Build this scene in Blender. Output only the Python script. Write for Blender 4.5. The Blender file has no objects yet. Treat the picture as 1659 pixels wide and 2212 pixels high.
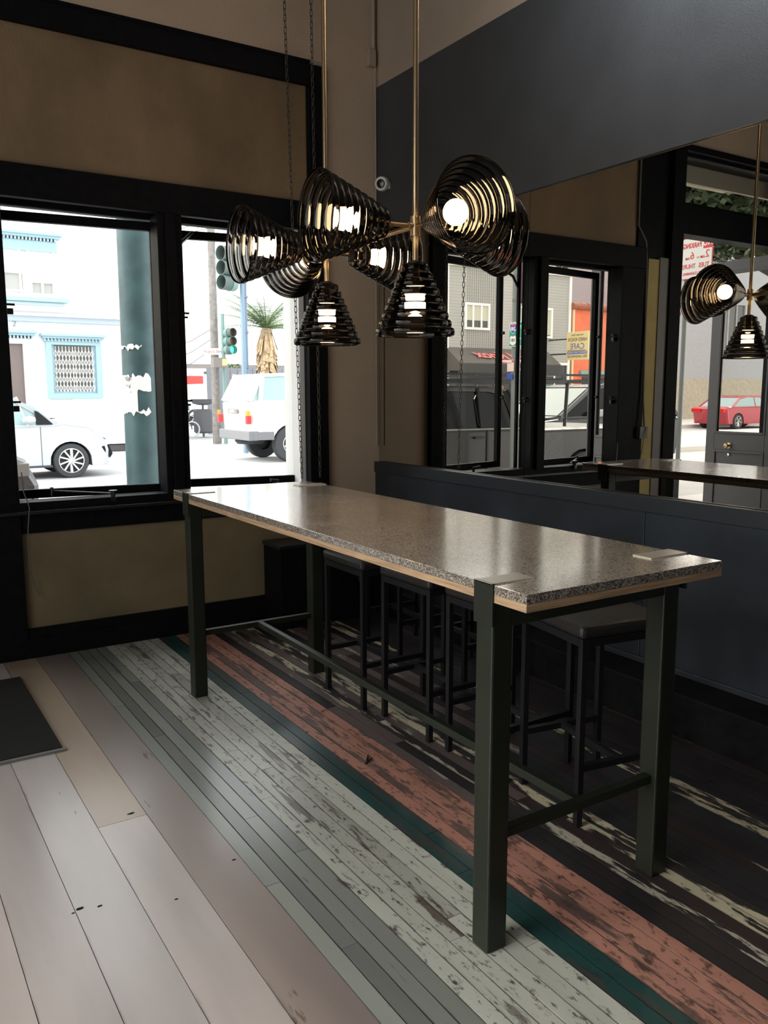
import bpy, bmesh, math, random
from mathutils import Vector, Matrix
random.seed(7)
PI = math.pi
SC = bpy.context.scene
COL = SC.collection

# ------------------------------------------------------------------ camera
cam_d = bpy.data.cameras.new('camera'); cam = bpy.data.objects.new('camera', cam_d); COL.objects.link(cam)
YAW, PITCH, ROLL, FPX = 0.5683, 0.1437, -0.0021, 1790.57
f_ = Vector((math.sin(YAW)*math.cos(PITCH), math.cos(YAW)*math.cos(PITCH), -math.sin(PITCH)))
r_ = Vector((math.cos(YAW), -math.sin(YAW), 0)); u_ = r_.cross(f_)
r2 = r_*math.cos(ROLL)+u_*math.sin(ROLL); u2 = -r_*math.sin(ROLL)+u_*math.cos(ROLL)
m = Matrix((r2, u2, -f_)).transposed().to_4x4(); m.translation = Vector((0, 0, 1.6)); cam.matrix_world = m
cam_d.sensor_fit = 'VERTICAL'; cam_d.sensor_height = 36.0; cam_d.lens = 36.0*FPX/2212.0
cam_d.clip_start = .05; cam_d.clip_end = 400
SC.camera = cam
# ------------------------------------------------------------------ world: flat overcast sky
SKY = 2.6
wd = bpy.data.worlds.new('sky'); SC.world = wd; wd.use_nodes = True
nt = wd.node_tree; bg = nt.nodes['Background']
bg.inputs['Color'].default_value = (.98, .99, 1.0, 1); bg.inputs['Strength'].default_value = SKY
SC.view_settings.view_transform = 'Standard'; SC.view_settings.look = 'None'
SC.view_settings.exposure = 0.3; SC.view_settings.gamma = 1.0
try: SC.view_settings.use_curve_mapping = False
except Exception: pass
# sun veiled by thin cloud, from the left
sd = bpy.data.lights.new('sun', 'SUN'); sd.energy = 6.5; sd.angle = math.radians(60); sd.color = (1, .96, .9)
so = bpy.data.objects.new('sun', sd); COL.objects.link(so)
so.rotation_euler = Vector((-0.92, 0.28, 0.62)).to_track_quat('Z', 'Y').to_euler()

def portal(name, loc, rot, sx, sy):
    l = bpy.data.lights.new(name, 'AREA'); l.shape = 'RECTANGLE'; l.size = sx; l.size_y = sy
    l.cycles.is_portal = True
    o = bpy.data.objects.new(name, l); COL.objects.link(o); o.location = loc; o.rotation_euler = rot
portal('window_portal', (1.77, 5.62, 1.82), (PI/2+PI, 0, 0), 2.0, 1.8)
portal('door_portal', (-.9, 5.62, 1.9), (PI/2+PI, 0, 0), 1.8, 3.8)
portal('side_portal', (-2.75, .8, 1.9), (0, -PI/2, 0), 3.2, 4.9)
cy = SC.cycles
cy.max_bounces = 16; cy.diffuse_bounces = 5; cy.glossy_bounces = 6; cy.transmission_bounces = 14; cy.transparent_max_bounces = 24
cy.caustics_reflective = False; cy.caustics_refractive = False; cy.sample_clamp_indirect = 6.0
cy.use_denoising = True

# ------------------------------------------------------------------ materials
MATS = {}
def mat(name, col, rough=.5, metal=0.0, var=0.0, vscale=6.0, bump=0.0, bscale=60.0, spec=.5, emit=None, stretch=(1,1,1), coat=0.0):
    if name in MATS: return MATS[name]
    M = bpy.data.materials.new(name); M.use_nodes = True; MATS[name] = M
    N = M.node_tree.nodes; L = M.node_tree.links; b = N['Principled BSDF']
    c = (*col, 1)
    b.inputs['Base Color'].default_value = c; b.inputs['Roughness'].default_value = rough
    b.inputs['Metallic'].default_value = metal; b.inputs['Specular IOR Level'].default_value = spec
    b.inputs['Coat Weight'].default_value = coat; b.inputs['Coat Roughness'].default_value = .12
    if emit: b.inputs['Emission Color'].default_value = (*emit[0], 1); b.inputs['Emission Strength'].default_value = emit[1]
    if var or bump:
        g = N.new('ShaderNodeNewGeometry'); mp = N.new('ShaderNodeMapping'); mp.inputs['Scale'].default_value = stretch
        L.new(g.outputs['Position'], mp.inputs['Vector'])
    if var:
        t = N.new('ShaderNodeTexNoise'); t.inputs['Scale'].default_value = vscale; t.inputs['Detail'].default_value = 5
        L.new(mp.outputs[0], t.inputs['Vector'])
        r = N.new('ShaderNodeValToRGB'); r.color_ramp.elements[0].position = .3; r.color_ramp.elements[1].position = .7
        r.color_ramp.elements[0].color = (*[max(0, x*(1-var)) for x in col], 1); r.color_ramp.elements[1].color = (*[min(1, x*(1+var)) for x in col], 1)
        L.new(t.outputs['Fac'], r.inputs['Fac']); L.new(r.outputs['Color'], b.inputs['Base Color'])
    if bump:
        t2 = N.new('ShaderNodeTexNoise'); t2.inputs['Scale'].default_value = bscale; t2.inputs['Detail'].default_value = 4
        L.new(mp.outputs[0], t2.inputs['Vector'])
        bu = N.new('ShaderNodeBump'); bu.inputs['Strength'].default_value = bump; bu.inputs['Distance'].default_value = .01
        L.new(t2.outputs['Fac'], bu.inputs['Height']); L.new(bu.outputs[0], b.inputs['Normal'])
    return M

def board_mat(name, c1, c2, amount, rough, speck=(.03, .025, .02), speckamt=.38, coat=.0, edge=.625):
    """painted board: c1 paint, c2 what shows where the paint has worn off, long patches"""
    if name in MATS: return MATS[name]
    M = bpy.data.materials.new(name); M.use_nodes = True; MATS[name] = M
    N = M.node_tree.nodes; L = M.node_tree.links; b = N['Principled BSDF']
    g = N.new('ShaderNodeNewGeometry'); oi = N.new('ShaderNodeObjectInfo')
    ad = N.new('ShaderNodeVectorMath'); ad.operation = 'MULTIPLY_ADD'
    cx = N.new('ShaderNodeCombineXYZ'); L.new(oi.outputs['Random'], cx.inputs[2]); 
    sc = N.new('ShaderNodeVectorMath'); sc.operation = 'SCALE'; sc.inputs['Scale'].default_value = 30; L.new(cx.outputs[0], sc.inputs[0])
    L.new(g.outputs['Position'], ad.inputs[0]); ad.inputs[1].default_value = (1, .16, 1); L.new(sc.outputs[0], ad.inputs[2])
    t = N.new('ShaderNodeTexNoise'); t.inputs['Scale'].default_value = 15; t.inputs['Detail'].default_value = 10; t.inputs['Roughness'].default_value = .62
    L.new(ad.outputs[0], t.inputs['Vector'])
    r = N.new('ShaderNodeValToRGB'); r.color_ramp.elements[0].position = 1-amount-.015; r.color_ramp.elements[1].position = 1-amount+.015
    L.new(t.outputs['Fac'], r.inputs['Fac'])
    # tonal drift, per board and along it
    t3 = N.new('ShaderNodeTexNoise'); t3.inputs['Scale'].default_value = 3; t3.inputs['Detail'].default_value = 6; L.new(ad.outputs[0], t3.inputs['Vector'])
    mr = N.new('ShaderNodeMapRange'); mr.inputs['From Min'].default_value = .3; mr.inputs['From Max'].default_value = .7; mr.inputs['To Min'].default_value = .72; mr.inputs['To Max'].default_value = 1.2
    L.new(t3.outputs['Fac'], mr.inputs['Value'])
    hs = N.new('ShaderNodeHueSaturation'); hs.inputs['Color'].default_value = (*c1, 1); L.new(mr.outputs[0], hs.inputs['Value'])
    mx = N.new('ShaderNodeMix'); mx.data_type = 'RGBA'; L.new(r.outputs['Color'], mx.inputs['Factor'])
    L.new(hs.outputs[0], mx.inputs['A']); mx.inputs['B'].default_value = (*c2, 1)
    # dark dirt specks, fine
    ad2 = N.new('ShaderNodeVectorMath'); ad2.operation = 'MULTIPLY_ADD'; ad2.inputs[1].default_value = (1, .45, 1)
    L.new(g.outputs['Position'], ad2.inputs[0]); L.new(sc.outputs[0], ad2.inputs[2])
    t2 = N.new('ShaderNodeTexNoise'); t2.inputs['Scale'].default_value = 42; t2.inputs['Detail'].default_value = 8; t2.inputs['Roughness'].default_value = .7; L.new(ad2.outputs[0], t2.inputs['Vector'])
    r2_ = N.new('ShaderNodeValToRGB'); r2_.color_ramp.elements[0].position = speckamt-.06; r2_.color_ramp.elements[1].position = speckamt+.03
    r2_.color_ramp.elements[0].color = (1, 1, 1, 1); r2_.color_ramp.elements[1].color = (0, 0, 0, 1)
    L.new(t2.outputs['Fac'], r2_.inputs['Fac'])
    mx2 = N.new('ShaderNodeMix'); mx2.data_type = 'RGBA'; L.new(r2_.outputs['Color'], mx2.inputs['Factor'])
    L.new(mx.outputs['Result'], mx2.inputs['A']); mx2.inputs['B'].default_value = (*speck, 1)
    # dirt worked into the long edges of the board
    tc = N.new('ShaderNodeTexCoord'); sp_ = N.new('ShaderNodeSeparateXYZ'); L.new(tc.outputs['Generated'], sp_.inputs[0])
    m1 = N.new('ShaderNodeMath'); m1.operation = 'SUBTRACT'; m1.inputs[1].default_value = .5; L.new(sp_.outputs['X'], m1.inputs[0])
    m2 = N.new('ShaderNodeMath'); m2.operation = 'ABSOLUTE'; L.new(m1.outputs[0], m2.inputs[0])
    m3 = N.new('ShaderNodeMath'); m3.operation = 'MULTIPLY_ADD'; m3.inputs[1].default_value = .34; L.new(t.outputs['Fac'], m3.inputs[0]); L.new(m2.outputs[0], m3.inputs[2])
    m4 = N.new('ShaderNodeMapRange'); m4.inputs['From Min'].default_value = edge; m4.inputs['From Max'].default_value = edge+.07; m4.inputs['To Max'].default_value = .6; L.new(m3.outputs[0], m4.inputs['Value'])
    mx3 = N.new('ShaderNodeMix'); mx3.data_type = 'RGBA'; L.new(m4.outputs[0], mx3.inputs['Factor']); L.new(mx2.outputs['Result'], mx3.inputs['A']); mx3.inputs['B'].default_value = (*speck, 1)
    L.new(mx3.outputs['Result'], b.inputs['Base Color'])
    rr = N.new('ShaderNodeMapRange'); rr.inputs['To Min'].default_value = rough-.08; rr.inputs['To Max'].default_value = rough+.14
    L.new(t3.outputs['Fac'], rr.inputs['Value']); L.new(rr.outputs[0], b.inputs['Roughness'])
    bu = N.new('ShaderNodeBump'); bu.inputs['Strength'].default_value = .25; bu.inputs['Distance'].default_value = .004
    L.new(t.outputs['Fac'], bu.inputs['Height']); L.new(bu.outputs[0], b.inputs['Normal'])
    b.inputs['Coat Weight'].default_value = coat*2; b.inputs['Coat Roughness'].default_value = .2
    return M

def glass_mat(name, tint, ior=1.5, rough=0.0, refl=1.0):
    if name in MATS: return MATS[name]
    M = bpy.data.materials.new(name); M.use_nodes = True; MATS[name] = M
    N = M.node_tree.nodes; L = M.node_tree.links; N.remove(N['Principled BSDF'])
    tr = N.new('ShaderNodeBsdfTransparent'); tr.inputs['Color'].default_value = (*tint, 1)
    gl = N.new('ShaderNodeBsdfGlossy'); gl.inputs['Roughness'].default_value = rough; gl.inputs['Color'].default_value = (refl, refl, refl, 1)
    fr = N.new('ShaderNodeFresnel'); ge = N.new('ShaderNodeNewGeometry'); io = N.new('ShaderNodeMix')
    io.inputs['A'].default_value = ior; io.inputs['B'].default_value = 1/ior
    L.new(ge.outputs['Backfacing'], io.inputs['Factor']); L.new(io.outputs['Result'], fr.inputs['IOR'])
    mx = N.new('ShaderNodeMixShader'); L.new(fr.outputs[0], mx.inputs[0]); L.new(tr.outputs[0], mx.inputs[1]); L.new(gl.outputs[0], mx.inputs[2])
    L.new(mx.outputs[0], N['Material Output'].inputs['Surface'])
    return M

def real_glass(name, tint, ior):
    M = bpy.data.materials.new(name); M.use_nodes = True; MATS[name] = M
    N = M.node_tree.nodes; L = M.node_tree.links; N.remove(N['Principled BSDF'])
    g = N.new('ShaderNodeBsdfGlass'); g.inputs['Color'].default_value = (*tint, 1); g.inputs['IOR'].default_value = ior; g.inputs['Roughness'].default_value = .0
    L.new(g.outputs[0], N['Material Output'].inputs['Surface']); return M

def mirror_mat():
    M = bpy.data.materials.new('tinted_mirror'); M.use_nodes = True; MATS['mirror'] = M
    b = M.node_tree.nodes['Principled BSDF']; b.inputs['Base Color'].default_value = (.56, .535, .485, 1)
    b.inputs['Metallic'].default_value = 1; b.inputs['Roughness'].default_value = .0
    return M

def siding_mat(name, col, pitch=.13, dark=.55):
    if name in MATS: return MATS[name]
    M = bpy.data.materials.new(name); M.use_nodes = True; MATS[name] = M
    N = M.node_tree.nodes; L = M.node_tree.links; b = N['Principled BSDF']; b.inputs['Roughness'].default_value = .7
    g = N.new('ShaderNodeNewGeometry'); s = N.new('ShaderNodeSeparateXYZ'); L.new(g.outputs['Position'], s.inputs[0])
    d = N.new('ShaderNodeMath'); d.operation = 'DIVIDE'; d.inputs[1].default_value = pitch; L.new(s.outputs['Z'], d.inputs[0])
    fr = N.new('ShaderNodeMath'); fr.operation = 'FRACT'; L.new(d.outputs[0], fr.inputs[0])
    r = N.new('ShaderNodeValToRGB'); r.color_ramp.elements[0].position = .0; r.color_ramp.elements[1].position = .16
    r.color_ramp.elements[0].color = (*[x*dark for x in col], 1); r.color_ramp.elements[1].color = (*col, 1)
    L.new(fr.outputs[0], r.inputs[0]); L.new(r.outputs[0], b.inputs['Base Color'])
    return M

def terrazzo_mat():
    M = bpy.data.materials.new('cork_composite'); M.use_nodes = True; MATS['cork'] = M
    N = M.node_tree.nodes; L = M.node_tree.links; b = N['Principled BSDF']
    g = N.new('ShaderNodeNewGeometry')
    v = N.new('ShaderNodeTexVoronoi'); v.inputs['Scale'].default_value = 280; L.new(g.outputs['Position'], v.inputs['Vector'])
    hsv = N.new('ShaderNodeSeparateColor'); L.new(v.outputs['Color'], hsv.inputs[0])
    r = N.new('ShaderNodeValToRGB'); E_ = r.color_ramp.elements
    E_[0].position = 0; E_[0].color = (.13, .10, .08, 1); E_[1].position = 1; E_[1].color = (.88, .78, .65, 1)
    e = r.color_ramp.elements.new(.2); e.color = (.36, .29, .235, 1); e = r.color_ramp.elements.new(.5); e.color = (.62, .53, .44, 1)
    L.new(hsv.outputs[0], r.inputs[0]); 
    n = N.new('ShaderNodeTexNoise'); n.inputs['Scale'].default_value = 2.2; n.inputs['Detail'].default_value = 5; L.new(g.outputs['Position'], n.inputs['Vector'])
    mr = N.new('ShaderNodeMapRange'); mr.inputs['From Min'].default_value = .3; mr.inputs['From Max'].default_value = .7; mr.inputs['To Min'].default_value = .12; mr.inputs['To Max'].default_value = .3
    L.new(n.outputs['Fac'], mr.inputs[0]); L.new(mr.outputs[0], b.inputs['Roughness'])
    L.new(r.outputs[0], b.inputs['Base Color'])
    b.inputs['Specular IOR Level'].default_value = .5; b.inputs['Coat Weight'].default_value = 1.0; b.inputs['Coat Roughness'].default_value = .13; b.inputs['Coat IOR'].default_value = 1.7
    return M
mirror_mat(); terrazzo_mat()
BLK = mat('black_painted_wood', (.0065, .0065, .0075), .5, spec=.08, var=.3, vscale=20, bump=.15, bscale=35)
BLKG = mat('black_gloss_paint', (.012, .013, .015), .3)
TAN = mat('tan_plaster', (.50, .385, .28), .75, var=.07, vscale=2, bump=.35, bscale=90)
CREAM = mat('upper_cream_plaster', (.40, .31, .235), .75, var=.08, vscale=2, bump=.35, bscale=90)
OLIVE = mat('stained_olive_panel', (.215, .145, .078), .7, var=.28, vscale=2.2, bump=.25, bscale=80, stretch=(1, 1, .6))
OLIVE2 = mat('ochre_lower_panel', (.17, .13, .07), .6, var=.18, vscale=3, bump=.2, bscale=60)
DARKW = mat('dark_slate_paint', (.050, .052, .055), .42, var=.12, vscale=3, bump=.25, bscale=120)
STEEL = mat('blued_steel_wainscot', (.055, .065, .08), .32, var=.3, vscale=2.5, bump=.05, bscale=20, metal=.6)
STEELC = mat('dark_steel_cap', (.03, .035, .042), .38, metal=.3)
TEALLEG = mat('dark_green_steel', (.014, .017, .011), .4, var=.15, vscale=8, spec=.3)
STOOLM = mat('black_steel_tube', (.009, .009, .01), .38, spec=.3)
SEATM = mat('black_leatherette', (.02, .018, .017), .4, bump=.3, bscale=150)
POLISH = mat('polished_steel_plate', (.72, .67, .56), .25, metal=.25)
PLY = mat('plywood_edge', (.40, .26, .15), .6, var=.4, vscale=25, stretch=(.3, .3, 12))
BRASS = mat('brushed_brass', (.52, .38, .22), .3, metal=1)
WHITE = mat('white_plastic', (.75, .73, .70), .4)
SMOKE = real_glass('smoked_glass', (.44, .425, .405), 1.45)
PANE = glass_mat('window_glass', (.96, .97, .97), 1.14, 0, .4)
BULB = mat('lit_bulb', (1, .8, .5), .4, emit=((1, .70, .40), 60))
CHAINM = mat('dull_chain_steel', (.10, .085, .07), .45, metal=.8)
GREYD = mat('grey_door_paint', (.105, .105, .112), .45)
YEL = mat('ochre_yellow_plaster', (.55, .43, .16), .7, var=.1)
GREYM = mat('grey_metal_jamb', (.20, .18, .165), .5)
ASPH = mat('pale_asphalt', (.42, .42, .42), .9, var=.12, vscale=.8)
CONC = mat('pale_concrete', (.58, .565, .54), .9, var=.08, vscale=1.2)
RUBBER = mat('tyre_rubber', (.045, .047, .05), .8)
DGLASS = mat('dark_car_glass', (.008, .009, .01), .1, spec=.2)
CGLASS = mat('pale_car_glass', (.30, .42, .42), .1)
CHROME = mat('chrome', (.75, .75, .76), .15, metal=1)
TEALP = mat('teal_street_pole', (.045, .095, .105), .5, var=.25, vscale=5, bump=.2, bscale=20)

# ------------------------------------------------------------------ mesh helpers
class MB:
    def __init__(s): s.bm = bmesh.new()
    def box(s, x0, x1, y0, y1, z0, z1, M=None):
        vs = [Vector((x, y, z)) for z in (z0, z1) for y in (y0, y1) for x in (x0, x1)]
        if M is not None: vs = [M @ v for v in vs]
        v = [s.bm.verts.new(p) for p in vs]
        for f in ((0, 2, 3, 1), (4, 5, 7, 6), (0, 1, 5, 4), (2, 6, 7, 3), (0, 4, 6, 2), (1, 3, 7, 5)): s.bm.faces.new([v[i] for i in f])
        return s
    def bar(s, a, b, w, h=None):
        a = Vector(a); b = Vector(b); h = h or w; d = b-a; L = d.length
        q = d.to_track_quat('X', 'Z').to_matrix().to_4x4(); q.translation = a
        return s.box(0, L, -w/2, w/2, -h/2, h/2, q)
    def tube(s, pts, r, n=10, closed=False, caps=True):
        pts = [Vector(p) for p in pts]; rs = r if isinstance(r, (list, tuple)) else [r]*len(pts)
        rings = []; N = len(pts); up = None
        for i, p in enumerate(pts):
            if closed: d = pts[(i+1) % N]-pts[i-1]
            else: d = pts[min(i+1, N-1)]-pts[max(i-1, 0)]
            d.normalize()
            if up is None:
                up = Vector((0, 0, 1)) if abs(d.z) < .9 else Vector((1, 0, 0))
            a = d.cross(up); 
            if a.length < 1e-4: a = d.cross(Vector((0, 1, 0)))
            a.normalize(); b = a.cross(d); up = b
            rings.append([s.bm.verts.new(p+(a*math.cos(2*PI*k/n)+b*math.sin(2*PI*k/n))*rs[i]) for k in range(n)])
        M = N if closed else N-1
        for i in range(M):
            A = rings[i]; B = rings[(i+1) % N]
            for k in range(n): s.bm.faces.new((A[k], A[(k+1) % n], B[(k+1) % n], B[k]))
        if not closed and caps:
            s.bm.faces.new(rings[0]); s.bm.faces.new(rings[-1])
        return s
    def lathe(s, prof, n=32, M=None, closed=False):
        rings = []
        for r, z in prof:
            ring = []
            for k in range(n):
                p = Vector((r*math.cos(2*PI*k/n), r*math.sin(2*PI*k/n), z))
                ring.append(s.bm.verts.new(M @ p if M is not None else p))
            rings.append(ring)
        rng = range(len(rings)) if closed else range(len(rings)-1)
        for i in rng:
            A = rings[i]; B = rings[(i+1) % len(rings)]
            for k in range(n): s.bm.faces.new((A[k], A[(k+1) % n], B[(k+1) % n], B[k]))
        if not closed:
            if prof[0][0] > 1e-4: s.bm.faces.new(rings[0])
            if prof[-1][0] > 1e-4: s.bm.faces.new(rings[-1])
        return s
    def prism(s, poly, a, b, axis='y', M=None):
        """poly in the two remaining axes, extruded from a to b"""
        def P(u, v, t):
            p = Vector((u, t, v)) if axis == 'y' else (Vector((t, u, v)) if axis == 'x' else Vector((u, v, t)))
            return M @ p if M is not None else p
        A = [s.bm.verts.new(P(u, v, a)) for u, v in poly]; B = [s.bm.verts.new(P(u, v, b)) for u, v in poly]
        s.bm.faces.new(A); s.bm.faces.new(B[::-1]); n = len(poly)
        for i in range(n): s.bm.faces.new((A[i], B[i], B[(i+1) % n], A[(i+1) % n]))
        return s
    def loft(s, secs, cap=True):
        R = [[s.bm.verts.new(p) for p in sec] for sec in secs]; n = len(R[0])
        for i in range(len(R)-1):
            for k in range(n): s.bm.faces.new((R[i][k], R[i][(k+1) % n], R[i+1][(k+1) % n], R[i+1][k]))
        if cap: s.bm.faces.new(R[0][::-1]); s.bm.faces.new(R[-1])
        return s
    def quad(s, *ps):
        s.bm.faces.new([s.bm.verts.new(p) for p in ps]); return s
    def build(s, name, m, parent=None, bevel=0, smooth=False, recalc=True):
        if recalc: bmesh.ops.recalc_face_normals(s.bm, faces=s.bm.faces)
        me = bpy.data.meshes.new(name); s.bm.to_mesh(me); s.bm.free()
        if isinstance(m, (list, tuple)):
            for q in m: me.materials.append(q)
        else: me.materials.append(m)
        if smooth:
            me.shade_smooth()
            try: me.set_sharp_from_angle(angle=math.radians(40))
            except Exception: pass
        o = bpy.data.objects.new(name, me); COL.objects.link(o)
        if parent: o.parent = parent
        if bevel:
            md = o.modifiers.new('bevel', 'BEVEL'); md.width = bevel; md.segments = 2; md.limit_method = 'ANGLE'; md.angle_limit = math.radians(40)
        return o
def box(name, b, m, parent=None, bevel=0): return MB().box(*b).build(name, m, parent, bevel)
def thing(name, label, cat, loc=(0, 0, 0), rz=0, group=None):
    o = bpy.data.objects.new(name, None); COL.objects.link(o); o.location = loc; o.rotation_euler = (0, 0, rz)
    o.empty_display_size = .1; return tag(o, label, cat, group)
def tag(o, label, cat, group=None):
    o['label'] = label; o['category'] = cat
    if group: o['group'] = group
    return o
def struct(o): o['kind'] = 'structure'; return o
def stuff(o): o['kind'] = 'stuff'; return o
def sub(name, parent, loc=(0, 0, 0)):
    o = bpy.data.objects.new(name, None); COL.objects.link(o); o.parent = parent; o.location = loc; return o
def text(s, size, m, parent, mat4, name='lettering', ext=.0015, align='CENTER', shear=0, sx=1.0, bold=0):
    c = bpy.data.curves.new(name, 'FONT'); c.body = s; c.size = size; c.extrude = ext; c.align_x = align; c.align_y = 'CENTER'; c.shear = shear; c.offset = bold
    o = bpy.data.objects.new(name, c); COL.objects.link(o)
    dg = bpy.context.evaluated_depsgraph_get(); me = bpy.data.meshes.new_from_object(o.evaluated_get(dg))
    bpy.data.objects.remove(o); bpy.data.curves.remove(c)
    me.transform(Matrix.Diagonal((sx, 1, 1, 1))); me.transform(mat4); me.materials.clear(); me.materials.append(m)
    q = bpy.data.objects.new(name, me); COL.objects.link(q); q.parent = parent; return q
def text_R(xd, yd, loc):    # text frame: x direction, y direction
    x = Vector(xd).normalized(); y = Vector(yd).normalized(); z = x.cross(y)
    M = Matrix((x, y, z)).transposed().to_4x4(); M.translation = Vector(loc); return M
def rect_frame(name, x0, x1, z0, z1, w, y0, y1, m, parent=None, bevel=.004):
    b = MB(); b.box(x0, x1, y0, y1, z1-w, z1).box(x0, x1, y0, y1, z0, z0+w).box(x0, x0+w, y0, y1, z0+w, z1-w).box(x1-w, x1, y0, y1, z0+w, z1-w)
    return b.build(name, m, parent, bevel)

W = 3.35; L = 5.30; CEIL = 4.5; XL = -2.7; YB = -3.2
# ================================================================== SETTING
# ---- floor with its boards
floor = struct(box('floor', (XL, W+.1, YB, L+.25, -.12, -.016), mat('subfloor_dark', (.012, .01, .009), .9)))
WOODM = [board_mat('wide_board_%d' % i, c, (.12, .095, .08), .30, .33, (.05, .04, .035)  , .26, coat=.25, edge=.66) for i, c in enumerate([(.46, .405, .385), (.42, .385, .37), (.48, .415, .39)])]
WOODD = board_mat('wide_board_brown', (.25, .205, .185), (.10, .075, .06), .34, .3, (.04, .03, .025), .28, coat=.25, edge=.66)
WOODO = board_mat('wide_board_ochre', (.40, .315, .24), (.17, .12, .08), .32, .33, (.05, .04, .035), .26, coat=.2, edge=.66)
GREENG = [board_mat('grey_green_board_%d' % i, c, (.10, .095, .085), .36, .3, (.05, .045, .04), .3, coat=.2) for i, c in enumerate([(.25, .265, .235), (.165, .17, .16), (.24, .25, .225), (.19, .20, .185)])]
WHITEB = [board_mat('white_board_%d' % i, c, w, a, .36, (.07, .055, .045), .415, coat=.12) for i, (c, w, a) in enumerate([((.52, .53, .46), (.22, .20, .17), .36), ((.46, .46, .40), (.13, .11, .09), .42), ((.50, .51, .44), (.20, .18, .15), .38)])]
TEALB = [board_mat('teal_board_%d' % i, c, (.05, .055, .05), .46, .32, (.02, .025, .025), .38, coat=.2) for i, c in enumerate([(.018, .065, .062), (.024, .075, .072)])]
PINKB = [board_mat('pink_board_%d' % i, c, w, a, .42, (.09, .05, .04), .44) for i, (c, w, a) in enumerate([((.50, .235, .175), (.16, .095, .08), .41), ((.42, .20, .15), (.13, .085, .075), .47), ((.47, .225, .165), (.15, .09, .08), .43)])]
BLACKB = [board_mat('black_board_%d' % i, c, w, a, .4, (.012, .01, .01), .38) for i, (c, w, a) in enumerate([((.024, .021, .022), (.33, .29, .22), .30), ((.034, .023, .021), (.28, .25, .20), .34), ((.022, .021, .023), (.30, .27, .21), .27)])]
CREAMB = [board_mat('flaked_cream_board_%d' % i, (.028, .024, .023), w, a, .42, (.05, .042, .035), .42) for i, (w, a) in enumerate([((.52, .47, .33), .56), ((.45, .41, .33), .5), ((.54, .48, .33), .48)])]
PURPB = board_mat('worn_mauve_board', (.12, .09, .085), (.36, .33, .27), .40, .42, (.03, .025, .022), .36)
cols = []
x = 1.022-.1845*20
xs_wide = [1.022-.1845*k for k in range(18, -1, -1)]
for a, b_ in zip(xs_wide[:-1], xs_wide[1:]): cols.append((a, b_, 'w'))
x = 1.022; k = 0
while x < 3.30: cols.append((x, x+.057, 'n')); x += .057
ni = 0; pc = 0
for (a, b_, kind) in cols:
    if kind == 'w' and b_ < -.75: 
        MB().box(a, b_-.0025, YB, L+.02, -.016, 0).build('plank', WOODM[ni % 3], floor); ni += 1; continue
    c = (a+b_)/2; y = .35 if kind == 'w' else .8
    if c > 1.9: y = 1.0
    if kind == 'w':
        segs = [(-.6, L+.02)]
        if .64 < c < .84 or random.random() < .4: j = random.uniform(2.9, 3.6) if .64 < c < .84 else random.uniform(2.0, 3.6); segs = [(-.6, j), (j+.002, L+.02)]
    else:
        segs = []; yy = .55 if c < 1.9 else .9
        while yy < L:
            l = random.uniform(.9, 2.4); e = min(L+.02, yy+l)
            if L-e < .35: e = L+.02
            segs.append((yy, e)); yy = e+.002
    for (y0, y1) in segs:
        if kind == 'w':
            if b_ > 1.0: M = WOODD
            elif .64 < c < .84: M = WOODO if y0 > 2 else WOODM[0]
            else: M = WOODM[ni % 3]
        elif c < 1.25: M = GREENG[int((c-1.022)/.057) % 4] if random.random() < .75 else random.choice(GREENG)
        elif c < 1.592: M = random.choice(WHITEB)
        elif c < 1.706: M = random.choice(TEALB)
        elif c < 1.934: M = PINKB[int((c-1.706)/.057) % 3]
        elif 2.02 < c < 2.10 or 2.19 < c < 2.28: M = random.choice(CREAMB)
        elif 2.68 < c < 2.80: M = CREAMB[2]
        elif c < 2.62 and y0 > 2.3 and random.random() < .6: M = PURPB
        else: M = random.choice(BLACKB)
        gap = .0022 if kind == 'w' else .004
        dz = random.uniform(-.0012, 0)
        MB().box(a, b_-gap, y0, y1, -.016, dz).build('plank', M, floor); ni += 1

random.seed(5)
GOUGES = [(.786, 3.041, .016), (.482, 2.533, .017), (.538, 2.512, .011), (.753, 2.416, .008), (.995, 2.528, .008), (.46, 2.52, .006)]
for (gx, gy, gl) in GOUGES:
    b = MB(); n_ = 9; b.prism([(gx+gl*math.cos(2*PI*k/n_)*random.uniform(.6, 1), gy+gl*.45*math.sin(2*PI*k/n_)*random.uniform(.5, 1)) for k in range(n_)], -.002, .0006, 'z'); b.build('gouge', BLK, floor)
# ---- ceiling, left and back walls
struct(box('ceiling', (XL, W+.2, YB, L+.2, CEIL, CEIL+.2), mat('ceiling_paint', (.30, .27, .24), .8)))
wl = struct(MB().box(XL-.2, XL, YB, L+.2, 3.5, CEIL).box(XL-.2, XL, YB, L+.2, 0, .35).box(XL-.2, XL, YB, -1.6, .35, 3.5).box(XL-.2, XL, 3.2, L+.2, .35, 3.5).build('wall_left', mat('left_wall_paint', (.10, .09, .08), .6)))
win3 = struct(MB().box(XL-.1, XL-.02, -1.6, 3.2, 3.42, 3.5).box(XL-.1, XL-.02, -1.6, 3.2, .35, .43).box(XL-.1, XL-.02, .48, .56, .43, 3.42).build('window_3', BLK))  # side window added in the unseen left wall so daylight reaches the floor
for (a, b_) in ((-1.6, .48), (.56, 3.2)): box('pane', (XL-.065, XL-.06, a, b_, .43, 3.42), PANE, win3)
struct(box('wall_back', (XL-.2, W+.2, YB-.2, YB, 0, CEIL), mat('back_wall_paint', (.10, .085, .07), .7)))

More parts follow.
